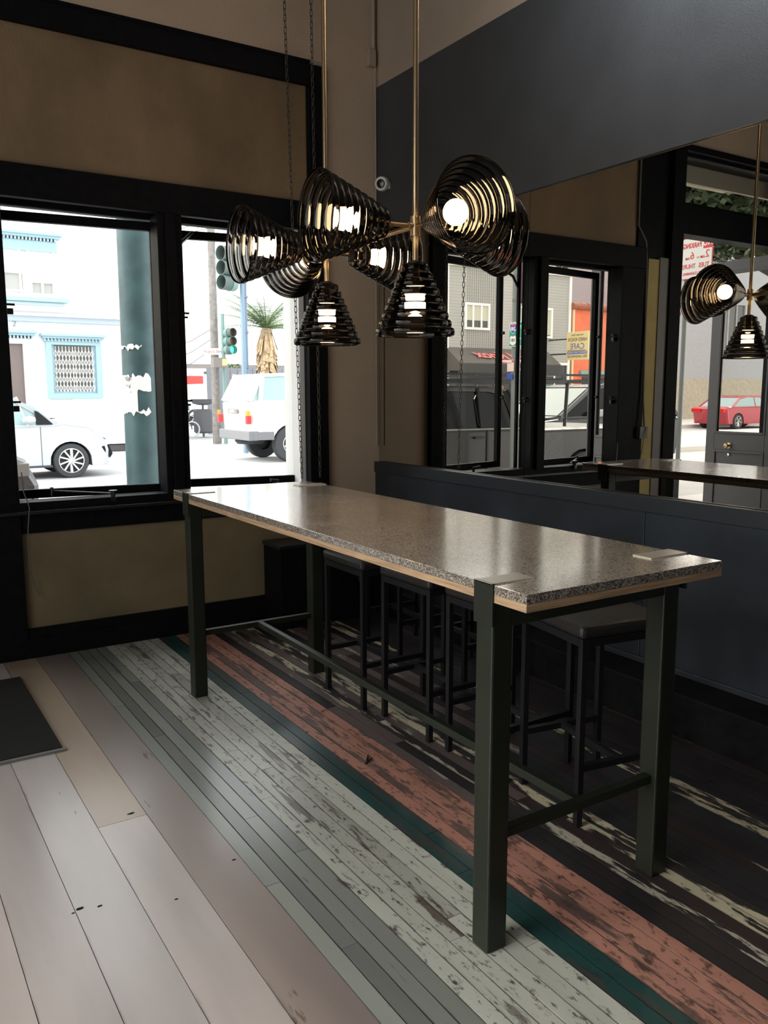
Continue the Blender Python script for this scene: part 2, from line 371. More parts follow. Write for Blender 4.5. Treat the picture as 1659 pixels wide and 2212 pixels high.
# ---- right wall: wainscot, mirror, slate paint, cream
wr = struct(MB().box(W, W+.2, YB, L+.2, 0, 1.08).box(W, W+.2, YB, L+.2, 1.08, CEIL).build('wall_right', DARKW))
box('slate_band', (3.32, W, YB, L, 2.724, 3.735), DARKW, wr)
box('cream_band', (3.325, W, YB, L, 3.735, CEIL), CREAM, wr)
for (a, b_) in ((YB, .3), (.304, 2.75), (2.754, 5.298)): box('steel_panel', (3.305, W, a, b_, .26, 1.005), STEEL, wr, .002)
struct(MB().box(3.296, W, YB, L, 1.005, 1.083).build('trim_1', STEELC, None, .003))
struct(MB().box(3.29, W, YB, L, .225, .262).build('trim_2', STEELC, None, .004))
struct(MB().prism([(3.145, 0), (W, 0), (W, .235), (3.29, .235), (3.15, .205), (3.145, .2)], YB, L-.03, 'y').build('baseboard_right', BLK, None, .003))
wm = thing('wall_mirror', 'long tinted mirror above the steel wainscot on the right wall', 'mirror', (W-.012, 2.0, 1.086))
for (a, b_) in ((YB-2, .9-2), (.903-2, 3.68-2), (3.683-2, L-.004-2)):
    MB().box(0, .008, a, b_, 0, 2.722-1.086).build('mirror_panel', MATS['mirror'], wm)

# ---- front wall
ft = .26
fw = MB()
fw.box(2.885, W+.2, L, L+ft, 0, CEIL)                      # pier by the corner
fw.box(XL, 2.885, L, L+ft, 3.82, CEIL)                     # above
fw.box(.60, 2.885, L, L+ft, 0, .90)                        # below windows
fw.box(XL, -1.85, L, L+ft, 0, 3.82)
wf = struct(fw.build('wall_front', TAN))
struct(MB().box(-1.85, .6, L+.03, L+ft, 3.79, 3.82).build('trim_3', BLK))
box('stained_panel', (.55, 2.80, L-.012, L, 2.86, 3.66), OLIVE, wf)
box('backing_wall', (.04, 2.80, L, L+ft, 2.80, 3.82), BLK, wf)
box('ochre_panel', (.80, 2.885, L-.01, L, .175, .77), OLIVE2, wf)

# black joinery round panel and windows
j = MB()
j.box(.50, 2.885, L-.05, L, 3.64, 3.775)       # head
j.box(2.755, 2.885, L-.05, L, 2.84, 3.64)      # right stile of panel
j.box(2.735, 2.885, L-.05, L, .885, 2.70)
j.box(.50, 2.885, L-.055, L, 2.70, 2.885)      # transom rail
j.box(1.69, 1.848, L-.05, L+.1, .94, 2.70)     # mullion
j.box(1.735, 1.80, L-.075, L-.05, .94, 2.70)
j.box(.60, 2.885, L-.055, L+.1, .885, .955)    # sill
j.box(.60, 2.735, L+.1, L+ft, .90, .935)
j.box(.62, 2.885, L-.03, L, .765, .885)
j.box(.60, .80, L-.05, L+.1, .0, 2.70)         # left jamb
j.box(.44, .60, L-.03, L+ft, 0, 3.8)
j.box(2.735, 2.885, L, L+.03, .93, 2.7)
struct(j.build('trim_4', BLK, None, .004))
struct(MB().box(.60, 2.735, L-.085, L-.05, .885, .905).build('trim_5', BLKG, None, .003))
struct(MB().box(.80, 3.15, L-.035, L, 0, .18).box(.80, 3.15, L-.05, L-.035, 0, .12).build('baseboard_front', BLK, None, .003))
struct(MB().box(2.70, 2.82, L+.035, L+ft+.02, .93, 2.74).build('trim_6', mat('white_exterior_paint', (.8, .8, .79), .6)))
struct(MB().box(.5, 2.82, L+.1, L+ft, 2.70, 2.80).build('trim_7', BLK))
# entry jambs
struct(box('trim_8', (.285, .44, L-.02, L+ft, 0, 2.80), YEL))
struct(box('trim_9', (.16, .285, L-.03, L+ft, 0, 2.82), GREYM))
struct(box('trim_10', (0, .16, L-.05, L+ft, 0, 3.82), BLK))
struct(MB().box(-1.85, 0, L-.04, L+.14, 3.06, 3.32).box(-1.85, 0, L-.04, L+.1, 3.80, 3.86).box(-1.93, -1.83, L-.05, L+ft, 0, 3.82).build('trim_11', BLK, None, .005))

# casement windows (hinged right, pushed out at the left)
def casement(idx, hx, w, ang, label_knobs=True):
    st = struct(rect_frame('window_%d' % idx, hx-w-.005, hx+.0, .915, 2.705, .022, L+.10, L+.13, BLK))
    R_ = Matrix.Translation((hx, L+.12, 0)) @ Matrix.Rotation(-math.radians(ang), 4, 'Z')
    s = MB(); 
    for b in ((-w, 0, 0, .04, 2.62, 2.675), (-w, 0, 0, .04, .945, 1.0), (-w, -w+.05, 0, .04, 1.0, 2.62), (-.05, 0, 0, .04, 1.0, 2.62)): s.box(*b, R_)
    sash = s.build('sash', BLK, st, .003)
    MB().box(-w+.05, -.05, .018, .022, 1.0, 2.62, R_).build('pane', PANE, sash, recalc=True)
    for z in (1.55, 2.1):
        k = MB(); k.tube([R_ @ Vector((-w+.02, -.03, z)), R_ @ Vector((-w+.02, .0, z))], .013, 10); k.build('knob', BLKG, sash)
    return st, R_
w1, R1 = casement(1, 1.745, .965, 7)
w2, R2 = casement(2, 2.795, .93, 11)
# stays, latch, hinge pins
b = MB(); b.tube([(1.34, L-.06, .955), (1.34, L-.06, .99)], .014, 10); b.tube([(1.34, L-.06, .99), (1.34, L-.06, .998)], .026, 12); b.box(1.325, 1.355, L-.08, L-.04, .93, .955); b.build('latch', BLKG, w1)
b = MB(); b.bar((1.35, L-.02, .975), R1 @ Vector((-.72, .0, .99)), .012, .006); b.build('stay', CHAINM, w1)
b = MB(); b.tube([R1 @ Vector((-.72, .0, .95)), R1 @ Vector((-.72, .0, 1.01))], .011, 8); b.build('stay_pin', BLKG, w1)
b = MB(); b.tube([(1.885, L+.10, 2.45), (1.90, L+.16, 2.56), (2.02, L+.24, 2.66)], .012, 8); b.build('stay', BLKG, w2)
for z in (1.54, 2.10):
    b = MB(); b.box(1.848, 1.895, L+.0, L+.014, z, z+.012).box(1.848, 1.885, L+.0, L+.014, z-.026, z-.014); b.build('hinge', BLKG, w2)
    b = MB(); b.box(.80, .85, L+.0, L+.014, z, z+.012).box(.80, .84, L+.0, L+.02, z-.05, z-.016); b.build('hinge', BLKG, w1)
b = MB(); b.tube([(2.47, L-.06, .96), (2.47, L-.06, .99), (2.41, L-.07, 1.0)], .012, 8); b.build('latch', BLKG, w2)

# transom over the entry and double doors folded out
tr = struct(MB().box(-1.83, 0, L+.02, L+.08, 3.32, 3.36).box(-1.83, 0, L+.02, L+.08, 3.77, 3.81).build('window_4', BLK))
box('pane', (-1.83, 0, L+.045, L+.05, 3.36, 3.77), PANE, tr)
def leaf(idx, x, y0, w, side):
    """door leaf standing square to the wall at x; its inner face looks to -x*side"""
    d = struct(MB().box(x-.022, x+.022, y0+.11, y0+w-.11, 0.02, .26).box(x-.022, x+.022, y0+.11, y0+w-.11, .93, 1.12).box(x-.022, x+.022, y0+.11, y0+w-.11, 2.93, 3.05)
        .box(x-.022, x+.022, y0, y0+.11, .02, 3.05).box(x-.022, x+.022, y0+w-.11, y0+w, .02, 3.05).box(x-.012, x+.012, y0+.11, y0+w-.11, .26, .93).build('door_%d' % idx, GREYD, None, .004))
    for (z0, z1) in ((1.12, 2.93), (.26, .93)):
        mm = MB()
        for sx in (-1, 1):
            xa, xb = sorted((x+sx*.012, x+sx*.030))
            mm.box(xa, xb, y0+.11, y0+.135, z0, z1).box(xa, xb, y0+w-.135, y0+w-.11, z0, z1).box(xa, xb, y0+.135, y0+w-.135, z0, z0+.025).box(xa, xb, y0+.135, y0+w-.135, z1-.025, z1)
        mm.build('moulding', GREYD, d, .004)
    box('pane', (x-.003, x+.003, y0+.11, y0+w-.11, 1.12, 2.93), PANE, d)
    return d
d1 = leaf(1, -.01, L+ft+.02, .80, 1)
d2 = leaf(2, -1.80, L+ft-.22, .86, -1)
kn = MB(); Mk = Matrix.Translation((-1.778, 5.89, .985)) @ Matrix.Rotation(PI/2, 4, 'Y')
kn.lathe([(.036, 0), (.034, .006), (.012, .01), (.011, .035), (.024, .042), (.03, .055), (.026, .07), (.0, .074)], 20, Mk); kn.build('knob', BRASS, d2, smooth=True)
kn = MB(); kn.lathe([(.016, 0), (.016, .008), (0, .01)], 14, Matrix.Translation((-1.778, 5.89, .88)) @ Matrix.Rotation(PI/2, 4, 'Y')); kn.build('lock_cylinder', CHROME, d2)

# ================================================================== INTERIOR THINGS
# ---- high table
TX0, TX1, TY0, TY1, TZ = 1.4155, 2.212, 1.541, 4.30, 1.087
tb = thing('high_table', 'long bar-height table with cork-flecked top and dark green steel legs', 'table', (0, 0, 0))
top = box('tabletop', (TX0, TX1, TY0, TY1, TZ-.026, TZ), MATS['cork'], tb, .0015)
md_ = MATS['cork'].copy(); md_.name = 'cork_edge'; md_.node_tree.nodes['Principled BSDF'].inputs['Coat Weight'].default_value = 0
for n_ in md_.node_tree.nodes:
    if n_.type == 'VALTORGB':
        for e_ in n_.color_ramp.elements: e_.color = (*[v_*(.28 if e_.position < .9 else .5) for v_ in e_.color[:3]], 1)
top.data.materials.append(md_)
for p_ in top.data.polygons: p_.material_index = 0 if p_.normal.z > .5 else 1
box('plywood_core', (TX0, TX1, TY0, TY1, TZ-.048, TZ-.026), PLY, top)
lx0, lx1, ly0, ly1, lw = 1.4155, 2.19, 1.672, 4.142, .072
for (x, y) in ((lx0, ly0), (lx1-lw, ly0), (lx0, ly1-lw), (lx1-lw, ly1-lw)):
    box('leg', (x, x+lw, y, y+lw, 0.0, TZ-.05), TEALLEG, tb, .006)
    left = x < 1.8
    xo = x-.006 if left else x+lw
    c = MB(); c.box(xo, xo+.006, y-.004, y+lw+.004, TZ-.115, TZ+.004)
    xa, xb = (x-.006, x+.145) if left else (x+lw-.145, x+lw+.03)
    if not left: c = MB(); c.box(x+lw+.024, x+lw+.03, y-.004, y+lw+.004, TZ-.115, TZ+.004)
    cl = c.build('clamp', TEALLEG, tb, .001)
    box('clamp_plate', (xa, xb, y+.0, y+lw, TZ, TZ+.004), POLISH, cl)
for y in (ly0, ly1-lw):
    box('apron_rail', (lx0+lw, lx1-lw, y+.002, y+lw-.002, TZ-.125, TZ-.05), TEALLEG, tb, .003)
    box('foot_rail', (lx0+lw-.003, lx1-lw+.003, y+.02, y+.05, .325, .355), TEALLEG, tb, .003)
box('foot_rail', (1.79, 1.82, ly0+.05, ly1-.052, .325, .355), TEALLEG, tb, .003)
box('top_spine', (1.78, 1.83, ly0+lw-.012, ly1-lw+.012, TZ-.10, TZ-.05), TEALLEG, tb)

# ---- stools
def make_stool():
    t = thing('bar_stool', '', 'stool', (0, 0, 0))
    h = .185; z = .72
    for sx in (-1, 1):
        for sy in (-1, 1): box('leg', (sx*h-.0125, sx*h+.0125, sy*h-.0125, sy*h+.0125, 0, z), STOOLM, t, .0015)
    f = MB()
    for s in (-1, 1):
        f.box(-h+.0125, h-.0125, s*h-.0125, s*h+.0125, z-.03, z); f.box(s*h-.0125, s*h+.0125, -h+.0125, h-.0125, z-.03, z)
    f.build('seat_frame', STOOLM, t)
    for s in (-1, 1): box('stretcher', (-h+.0125, h-.0125, s*h-.0125, s*h+.0125, .215, .24), STOOLM, t)
    box('stretcher', (-.0125, .0125, -h+.0125, h-.0125, .215, .24), STOOLM, t)
    box('seat', (-h-.02, h+.02, -h-.02, h+.02, z, z+.05), SEATM, t, .016)
    return t
st0 = make_stool()
stools = [(2.27, 3.645, 0, 'black square bar stool tucked under the far end of the table'),
          (2.315, 3.145, .02, 'black square bar stool under the middle of the table, second from the window'),
          (2.335, 2.645, .0, 'black square bar stool half hidden behind the near left table leg'),
          (2.37, 2.20, -.16, 'black square bar stool turned aslant beside the near right table leg, seat in view'),
          (2.86, 4.20, .0, 'black bar stool by the wainscot, next to the dark corner box'),
          (2.88, 3.62, .05, 'black bar stool by the wainscot behind the row under the table')]
for i, (x, y, a, lab) in enumerate(stools):
    if i == 0: s = st0
    else:
        s = st0.copy(); COL.objects.link(s)
        for ch in list(st0.children):
            c = ch.copy(); COL.objects.link(c); c.parent = s
    s.location = (x, y, 0); s.rotation_euler = (0, 0, a); s['label'] = lab; s['group'] = 'black steel bar stools round the table'

# ---- corner box, mat, clutter on floor
cb = thing('storage_box', 'low black box with a flat lid standing in the window corner', 'box', (2.34, 4.96, 0))
box('body', (.012, .62, .012, .285, 0, .555), BLK, cb, .004); box('lid', (0, .632, 0, .285, .556, .582), BLKG, cb, .004)
mt = thing('door_mat', 'black entrance mat with a thin grey edge strip on the wide boards', 'mat', (-.3, 4.36, 0))
box('pile', (-.9, .99, -.57, .55, 0.0, .012), mat('black_carpet_mat', (.006, .006, .006), .95, bump=.8, bscale=400), mt, .002)
box('edge_strip', (-.9, 1.005, -.592, -.572, 0, .009), mat('edge_strip', (.16, .16, .16), .5), mt)
for i, (x, y, a) in enumerate([(1.79, 2.93, .5), (1.80, 2.96, .9)]):
    o = MB().bar((-.03, 0, .003), (.03, 0, .005), .004).build('twig', BLK); o.location = (x, y, 0); o.rotation_euler = (0, 0, a)
    tag(o, ['thin dark twig on the pink boards, the one nearer the camera', 'thin dark twig on the pink boards, the one farther from the camera'][i], 'twig', 'two twigs on the pink boards')

# ---- chandelier: two stems joined by one rod, eight smoked beehive shades
CX_, NY, FY, HZ = 1.81, 2.615, 3.30, 2.205
ch = thing('chandelier', 'double brass chandelier with eight smoked beehive glass shades over the table', 'chandelier', (CX_, 0, HZ))
for y in (NY, FY):
    MB().tube([(0, y, -.13), (0, y, CEIL-HZ)], .0105, 12).build('stem', BRASS, ch, smooth=True)
    h = MB(); h.tube([(0, y, -.035), (0, y, .035)], .019, 14); h.tube([(-.03, y, 0), (.03, y, 0)], .013, 10); h.build('hub', BRASS, ch, smooth=True)
MB().tube([(0, NY+.015, 0), (0, FY-.015, 0)], .010, 12).build('rod', BRASS, ch, smooth=True)
def shade_mesh():
    n = 9; r0, r1 = .050, .146; Lh = .262; st = Lh/n; prof = []
    for i in range(n):
        r = r0+(r1-r0)*(i/(n-1))**.95; z = i*st
        if i == 0: prof += [(.020, -.002), (r*.85, .0)]
        prof += [(r-.0045, z+st*.03), (r+.0005, z+st*.16), (r+.0022, z+st*.38), (r+.0026, z+st*.6), (r+.0016, z+st*.82), (r-.001, z+st*.97)]
    inner = [(.020, .002), (.0465, .004)]
    for i in range(n):
        r = r0+(r1-r0)*(i/(n-1))**.95; z = i*st
        if i: inner += [(r-.0070, z+st*.06)]
        inner += [(r-.0042, z+st*.3), (r-.0032, z+st*.55), (r-.0036, z+st*.85)]
    inner[-1] = (inner[-1][0]+.0006, inner[-1][1]+.0005); inner = inner[::-1]
    b = MB(); b.lathe(prof+inner, 48, closed=True); return b
sh = shade_mesh(); shade0 = sh.build('lamp_shade', SMOKE, ch, smooth=True)
bl = MB(); bl.lathe([(0.0, .178)]+[(.041*math.sin(t), .137+.041*math.cos(t)) for t in [PI*k/12 for k in range(1, 11)]]+[(.018, .097), (0, .097)], 24)
bulb0 = bl.build('bulb', BULB, ch, smooth=True)
sk = MB(); sk.tube([(0, 0, -.012), (0, 0, .096)], .017, 12); sk.lathe([(.018, -.012), (.03, -.006), (.03, 0), (.018, .004)], 16); sock0 = sk.build('socket', mat('dark_bronze_socket', (.03, .024, .018), .4, metal=.6), ch, smooth=True)
arms = [((0, NY), (-1, .08)), ((0, NY), (-.08, -1)), ((0, NY), (1, -.08)), ((0, FY), (-1, .04)), ((0, FY), (1, -.04)), ((0, FY), (.05, 1))]
first = True
def place_shade(M, s=1.0):
    global first
    for o0 in (shade0, bulb0, sock0):
        if first: o = o0
        else: o = o0.copy(); COL.objects.link(o); o.parent = ch
        o.matrix_local = M @ Matrix.Scale(s, 4)
    first = False
for (hx, hy), (dx, dy) in arms:
    d = Vector((dx, dy, 0)).normalized(); p = Vector((hx, hy, 0))
    MB().tube([p, p+d*.118], .008, 10).build('arm', BRASS, ch, smooth=True)
    Mx = d.to_track_quat('Z', 'Y').to_matrix().to_4x4(); Mx.translation = p+d*.128
    place_shade(Mx, 1.06)
for y in (NY, FY):
    Mx = Matrix.Rotation(PI, 4, 'X'); Mx.translation = Vector((0, y, -.135)); place_shade(Mx, 1.0)

# ---- chains by the window
lk = MB(); pts = []
for k in range(16):
    a = 2*PI*k/16; x = .0085*math.cos(a); z = .0085*math.sin(a)+(.0125 if math.sin(a) > .01 else (-.0125 if math.sin(a) < -.01 else 0)); pts.append((x, 0, z))
lk.tube(pts, .0027, 5, closed=True); link0 = lk.build('chain_link', CHAINM, smooth=True)
def chain(p0, p1, label):
    t = thing('hanging_chain', label, 'chain', p1, 0, 'window chains')
    v = Vector(p0)-Vector(p1); n = int(v.length/.0365); 
    for i in range(n):
        global link0
        if link0.parent is None: o = link0
        else: o = link0.copy(); COL.objects.link(o)
        o.parent = t; o.location = v*(i+.5)/n; o.rotation_euler = (0, 0, (PI/2 if i % 2 else 0)+.5)
chain((2.563, 5.215, CEIL), (2.645, 5.215, 1.0), 'thin link chain hanging before the bright window pane, nearer the door')
chain((2.765, 5.215, CEIL), (2.79, 5.215, 1.0), 'thin link chain hanging before the black window frame, nearer the corner')

# ---- conduit, box, camera, socket box
cd = thing('wall_conduit', 'cream painted conduit with a junction box running down the corner', 'conduit', (3.285, L-.03, 3.1))
MB().tube([(0, 0, CEIL-3.1), (0, 0, .87)], .014, 10).build('pipe', CREAM, cd, smooth=True)
box('junction_box', (-.045, .012, -.02, .025, .76, .87), CREAM, cd, .005)
MB().tube([(.015, 0, .76), (.018, 0, -1.9)], .006, 8).build('lower_pipe', CREAM, cd, smooth=True)
sc_ = thing('security_camera', 'small white round security camera on the corner of the slate wall', 'camera', (3.26, 5.13, 3.045))
Mc = Vector((-.75, -.5, -.15)).to_track_quat('Z', 'Y').to_matrix().to_4x4()
MB().lathe([(.035, -.05), (.048, -.045), (.05, 0), (.044, .012), (.0, .012)], 24, Mc).build('housing', WHITE, sc_, smooth=True)
MB().lathe([(.032, .0125), (.028, .022), (.0, .026)], 20, Mc).build('lens', mat('lens_brown', (.03, .02, .015), .2), sc_, smooth=True)
b = MB(); b.box(.0, .09, -.02, .02, -.03, .01); b.build('bracket', WHITE, sc_)
so_ = thing('socket_box', 'grey open electrical box with a blue lead low on the yellow pilaster', 'socket', (.47, L-.075, 1.22))
box('case', (-.06, .05, 0, .05, -.055, .055), GREYM, so_, .004)
MB().tube([(.0, -.004, .055), (0, .02, .3), (.0, .045, 1.55), (.02, .045, 1.72), (.13, .045, 1.85), (.13, .045, 2.6)], .009, 8).build('conduit', GREYM, so_, smooth=True)
MB().tube([(-.03, -.005, .05), (.02, -.02, -.06), (.03, -.01, -.2)], .004, 6).build('lead', mat('blue_lead', (.15, .25, .35), .5), so_)
cbl = MB(); cbl.tube([(.815, L-.075, 1.14), (.82, L-.08, 1.02), (.845, L-.09, .93), (.83, L-.085, .80), (.83, L-.06, .55), (.86, L-.04, .42), (.88, L-.04, .38)], .0035, 6)
tag(cbl.build('cable', mat('grey_cable', (.10, .10, .10), .5), smooth=True), 'thin cable dangling down the left side of the window frame', 'cable')
# added ceiling spot, unseen out of frame, puts the glow on the upper right wall
cl = thing('added_ceiling_spot', 'small added ceiling spotlight, out of view, aimed at the upper slate wall', 'lamp', (2.35, 1.9, 4.30))
Ms = Vector((.95, .25, -.25)).to_track_quat('Z', 'Y').to_matrix().to_4x4()
MB().lathe([(0, -.10), (.05, -.10), (.06, .06), (.055, .06), (.045, -.02), (0, -.02)], 20, Ms).build('can', BLKG, cl, smooth=True)
MB().tube([(0, 0, .03), (0, 0, .20)], .012, 8).build('stem', BLKG, cl)
ld = bpy.data.lights.new('added_spot_lamp', 'SPOT'); ld.energy = 380; ld.spot_size = math.radians(110); ld.spot_blend = 1.0; ld.shadow_soft_size = .05; ld.color = (.92, .96, 1)
lo = bpy.data.objects.new('added_spot_lamp', ld); COL.objects.link(lo); lo.location = Vector((2.35, 1.9, 4.30))+Vector((.95, .25, -.25)).normalized()*.08
lo.rotation_euler = Vector((-.95, -.25, .25)).to_track_quat('Z', 'Y').to_euler()
# entry light on the transom
sp = thing('spotlight', 'small lit can spotlight outside the transom over the entrance', 'lamp', (-.18, L+.34, 3.50))
MB().tube([(0, 0, -.03), (0, 0, .14)], .055, 16).build('can', GREYM, sp, smooth=True)
MB().lathe([(0, -.034), (.045, -.034), (.045, -.03), (0, -.03)], 16).build('bulb', mat('warm_lamp', (1, .8, .5), .4, emit=((1, .6, .3), 18)), sp)
MB().tube([(0, 0, .14), (-.1, .03, .17), (-.5, .03, .17), (-1.6, .03, .17)], .01, 8).build('cord', CHAINM, sp)
MB().box(-.012, .012, -.0, .012, .14, .25).build('hanger', GREYM, sp)
struct(MB().box(-1.85, .10, L+.30, L+.34, 3.64, 3.86).box(-1.85, .4, L+ft, L+.9, 3.82, 3.86).build('trim_12', mat('cream_canopy_board', (.55, .48, .36), .7)))

# ================================================================== OUTSIDE
struct(box('ground', (-60, 90, L+ft, 120, -.3, -.02), ASPH))
struct(MB().box(-45, 40, L+ft, 8.25, -.02, 0).build('sidewalk_near', CONC))
struct(MB().box(-45, 8.3, 24.0, 30, -.02, .13).build('sidewalk_far', CONC))
struct(MB().box(-45, -4, 14.5, 15.0, -.02, .12).box(-45, -4, 15.0, 19.5, -.02, .10).box(-45, -4, 19.5, 20.0, -.02, .12).build('track_slab', mat('track_concrete', (.66, .63, .55), .9)))
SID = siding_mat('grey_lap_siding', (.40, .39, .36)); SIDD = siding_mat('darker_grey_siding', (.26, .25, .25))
WTRIM = mat('white_house_trim', (.86, .85, .80), .6); WHB = mat('white_stucco', (.86, .86, .85), .8)
BLUET = mat('pale_blue_trim', (.33, .50, .56), .6); SHADE = mat('window_shade_dark', (.10, .10, .095), .3); BLIND = mat('cream_blind', (.55, .53, .42), .5)

def hwindow(par, x0, x1, z0, z1, y, trim, nx=1, split=None, glass=None, fw=.10, sill=0):
    """a window on a facade that faces -y"""
    w = rect_frame('window', x0, x1, z0, z1, fw, y-.10, y+.05, trim, par, 0)
    box('pane', (x0+fw, x1-fw, y-.02, y, z0+fw, z1-fw), glass or SHADE, w)
    if split: box('blind', (x0+fw, x1-fw, y-.03, y-.02, split, z1-fw), BLIND, w)
    for k in range(1, nx):
        xx = x0+(x1-x0)*k/nx; box('mullion', (xx-.04, xx+.04, y-.08, y-.03, z0+fw, z1-fw), trim, w)
    return w
# --- white building seen straight through the windows
bd = thing('white_house', 'white two-storey house with pale blue trim straight across the street', 'building', (0, 27, 0))
def lb(o): o.location = (0, 0, 0); return o
bw = MB().box(-1, 8.4, 0, 8, 0, 9.6).build('wall', WHB, bd)
def B(name, x0, x1, y0, y1, z0, z1, m): return box(name, (x0, x1, y0, y1, z0, z1), m, bd)
def cornice(x0, x1, zt, h, dent=True):
    c = MB(); c.box(x0, x1, -.34, 0, zt-.07, zt).box(x0+.06, x1-.06, -.26, 0, zt-.14, zt-.07).box(x0+.14, x1-.14, -.12, 0, zt-h, zt-.22)
    c.build('cornice', BLUET, bd)
    if dent:
        d = MB(); x = x0+.1
        while x < x1-.14: d.box(x, x+.05, -.2, 0, zt-.22, zt-.14); x += .1
        stuff(d.build('dentils', mat('dentil_grey', (.42, .5, .54), .6), bd))
cornice(3.0, 5.72, 6.26, .52)
for (a, b_) in ((3.28, 4.55), (4.72, 5.52)):
    hwindow(bd, a, b_, 4.42, 5.85, 0, WTRIM, 1, None, WHB, .07)
hwindow(bd, 4.0, 4.62, 4.55, 5.12, -.03, WTRIM, 1, None, mat('grey_pane', (.38, .38, .36), .2), .05)
hwindow(bd, 4.78, 5.45, 4.48, 4.88, -.03, WTRIM, 2, None, mat('grey_pane', (.38, .38, .36), .2), .05)
B('sill_band', 3.0, 5.82, -.28, 0, 4.28, 4.40, BLUET); B('sill_under_board', 3.1, 5.7, -.14, 0, 4.18, 4.27, mat('blue_grey_board', (.5, .6, .64), .6))  # blue-grey board set back below the sill band
B('belt_course', -1, 8.4, -.16, 0, 3.70, 3.86, mat('slate_blue_belt', (.40, .46, .52), .6)); B('belt_cap', -1, 8.4, -.24, 0, 3.86, 3.90, WHB)
B('cable_run', -1, 8.4, -.06, 0, 3.98, 4.02, mat('grey_run', (.45, .45, .47), .6))
cornice(4.95, 6.85, 3.36, .0001+.22, True)
g = rect_frame('window', 5.1, 6.72, 1.42, 3.2, .16, -.14, .05, BLUET, bd, 0)
box('window_frame', (5.26, 6.56, -.01, .0, 1.58, 3.1), mat('inner_blue', (.42, .55, .62), .5), g)
box('pane', (5.36, 6.46, -.03, -.01, 1.66, 3.06), SHADE, g)
gt = MB()
for hx in (0, 1):
    x0 = 5.38+hx*.58
    for k in range(6):
        x = x0+k*.1; gt.tube([(x, -.06, 1.66), (x, -.06, 3.0)], .011, 4)
        for z in [1.74+.26*q for q in range(5)]:
            gt.tube([(x-.05, -.065, z), (x, -.065, z+.12), (x+.05, -.065, z)], .010, 4); gt.tube([(x-.05, -.065, z), (x, -.065, z-.12), (x+.05, -.065, z)], .010, 4)
stuff(gt.build('scissor_gate', WTRIM, g))
cornice(3.2, 4.85, 3.42, .0001+.22)
g2 = rect_frame('doorway', 3.3, 4.62, .13, 3.2, .16, -.12, .05, mat('pale_door_casing', (.6, .66, .68), .6), bd, 0)
box('door_leaf', (3.46, 4.46, -.02, .0, .13, 3.1), mat('brown_grey_door', (.17, .13, .12), .5), g2); box('door_glass', (3.6, 4.05, -.035, -.02, 1.7, 3.0), mat('grey_pane', (.38, .38, .36), .2), g2)
text('2', .24, mat('grey_numeral', (.3, .3, .32), .5), bd, text_R((1, 0, 0), (0, 0, 1), (4.28, -.02, 3.62)), 'house_number')
for o in list(bd.children):
    pass

# --- cream narrow building, grey house, orange cafe, warehouse (seen in the mirror)
cb2 = thing('cream_building', 'cream narrow-fronted building left of the white house, next to the grey house', 'building', (-8, 29, 0))
MB().box(-6.45, 6.0, 0, 8, 0, 8.5).build('wall', mat('cream_stucco', (.78, .70, .50), .8), cb2); box('corner_board', (-6.47, -6.2, -.05, 0, 0, 8.5), WTRIM, cb2)
for (a, b_) in ((-4.6, -3.2), (-1.2, .2)): hwindow(cb2, a, b_, 4.4, 6.0, 0, WTRIM, 2)
gh = thing('grey_house', 'grey clapboard house with white trim above a dark shop awning', 'building', (-18.5, 29, 0))
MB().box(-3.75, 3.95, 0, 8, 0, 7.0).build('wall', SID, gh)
MB().prism([(-2.6, 7.0), (-1.2, 9.0), (3.95, 9.4), (3.95, 7.0)], .8, 7, 'y').build('rear_gable', mat('dark_grey_gable', (.24, .23, .23), .7), gh)
MB().prism([(-3.85, 7.0), (-2.9, 7.0), (-1.55, 9.15), (-1.8, 9.35)], .7, .82, 'y').build('gable_trim', WTRIM, gh)
bt = MB()
for (a, b_) in ((.55, 2.4), (-1.65, -.1)):
    x = a
    while x < b_: bt.box(x, x+.012, -.02, 0, 3.5, 6.9); x += .12
stuff(bt.build('batten_strips', mat('batten_grey', (.33, .32, .30), .7), gh))
MB().box(-3.85, 4.0, -.14, 0, 6.92, 7.1).build('eaves_board', WTRIM, gh)
for x in (-3.8, 3.4): MB().box(x, x+.14, -.06, 0, 3.4 if x > 0 else 0, 6.92).build('corner_board', WTRIM, gh)
hwindow(gh, 1.15, 2.55, 4.28, 5.42, 0, WTRIM, 3, 4.68)
hwindow(gh, -2.6, -.25, 4.05, 5.42, 0, WTRIM, 3, 4.2)
AW = mat('dark_brown_awning', (.105, .095, .085), .8); AW2 = mat('awning_valance', (.05, .05, .047), .8)
MB().prism([(0, 3.5), (-1.0, 2.82), (-1.0, 2.50), (0, 2.5)], -2.3, 3.5, 'x').build('awning', AW, gh)
box('valance', (-2.32, 3.52, -1.02, -.98, 2.36, 2.78), AW2, gh)
RED = mat('pinkish_red_lettering', (.75, .16, .15), .5); LW = mat('white_lettering', (.88, .87, .82), .5)
aw_up = Vector((0, 1.0, .68)).normalized()
text('Hard Knox', .72, RED, gh, text_R((1, .0, .03), aw_up, (.45, -.56, 3.15)), 'awning_script', shear=.35, sx=1.12, bold=.022)
rb = MB(); Mt = text_R((1, .0, -.03), aw_up, (.25, -.86, 2.93)); rb.box(-1.35, 1.35, -.10, .10, 0, .008, Mt); rb.build('ribbon', RED, gh)
text('SOUTHERN CUISINE', .16, LW, gh, text_R((1, .0, -.03), aw_up, (.25, -.88, 2.945)), 'ribbon_lettering', sx=1.3)
text('415-648-3770', .17, LW, gh, text_R((1, 0, 0), (0, 0, 1), (.35, -1.025, 2.57)), 'phone_lettering', sx=1.1, bold=.004)
SHOP = mat('shopfront_dark', (.03, .03, .032), .2)
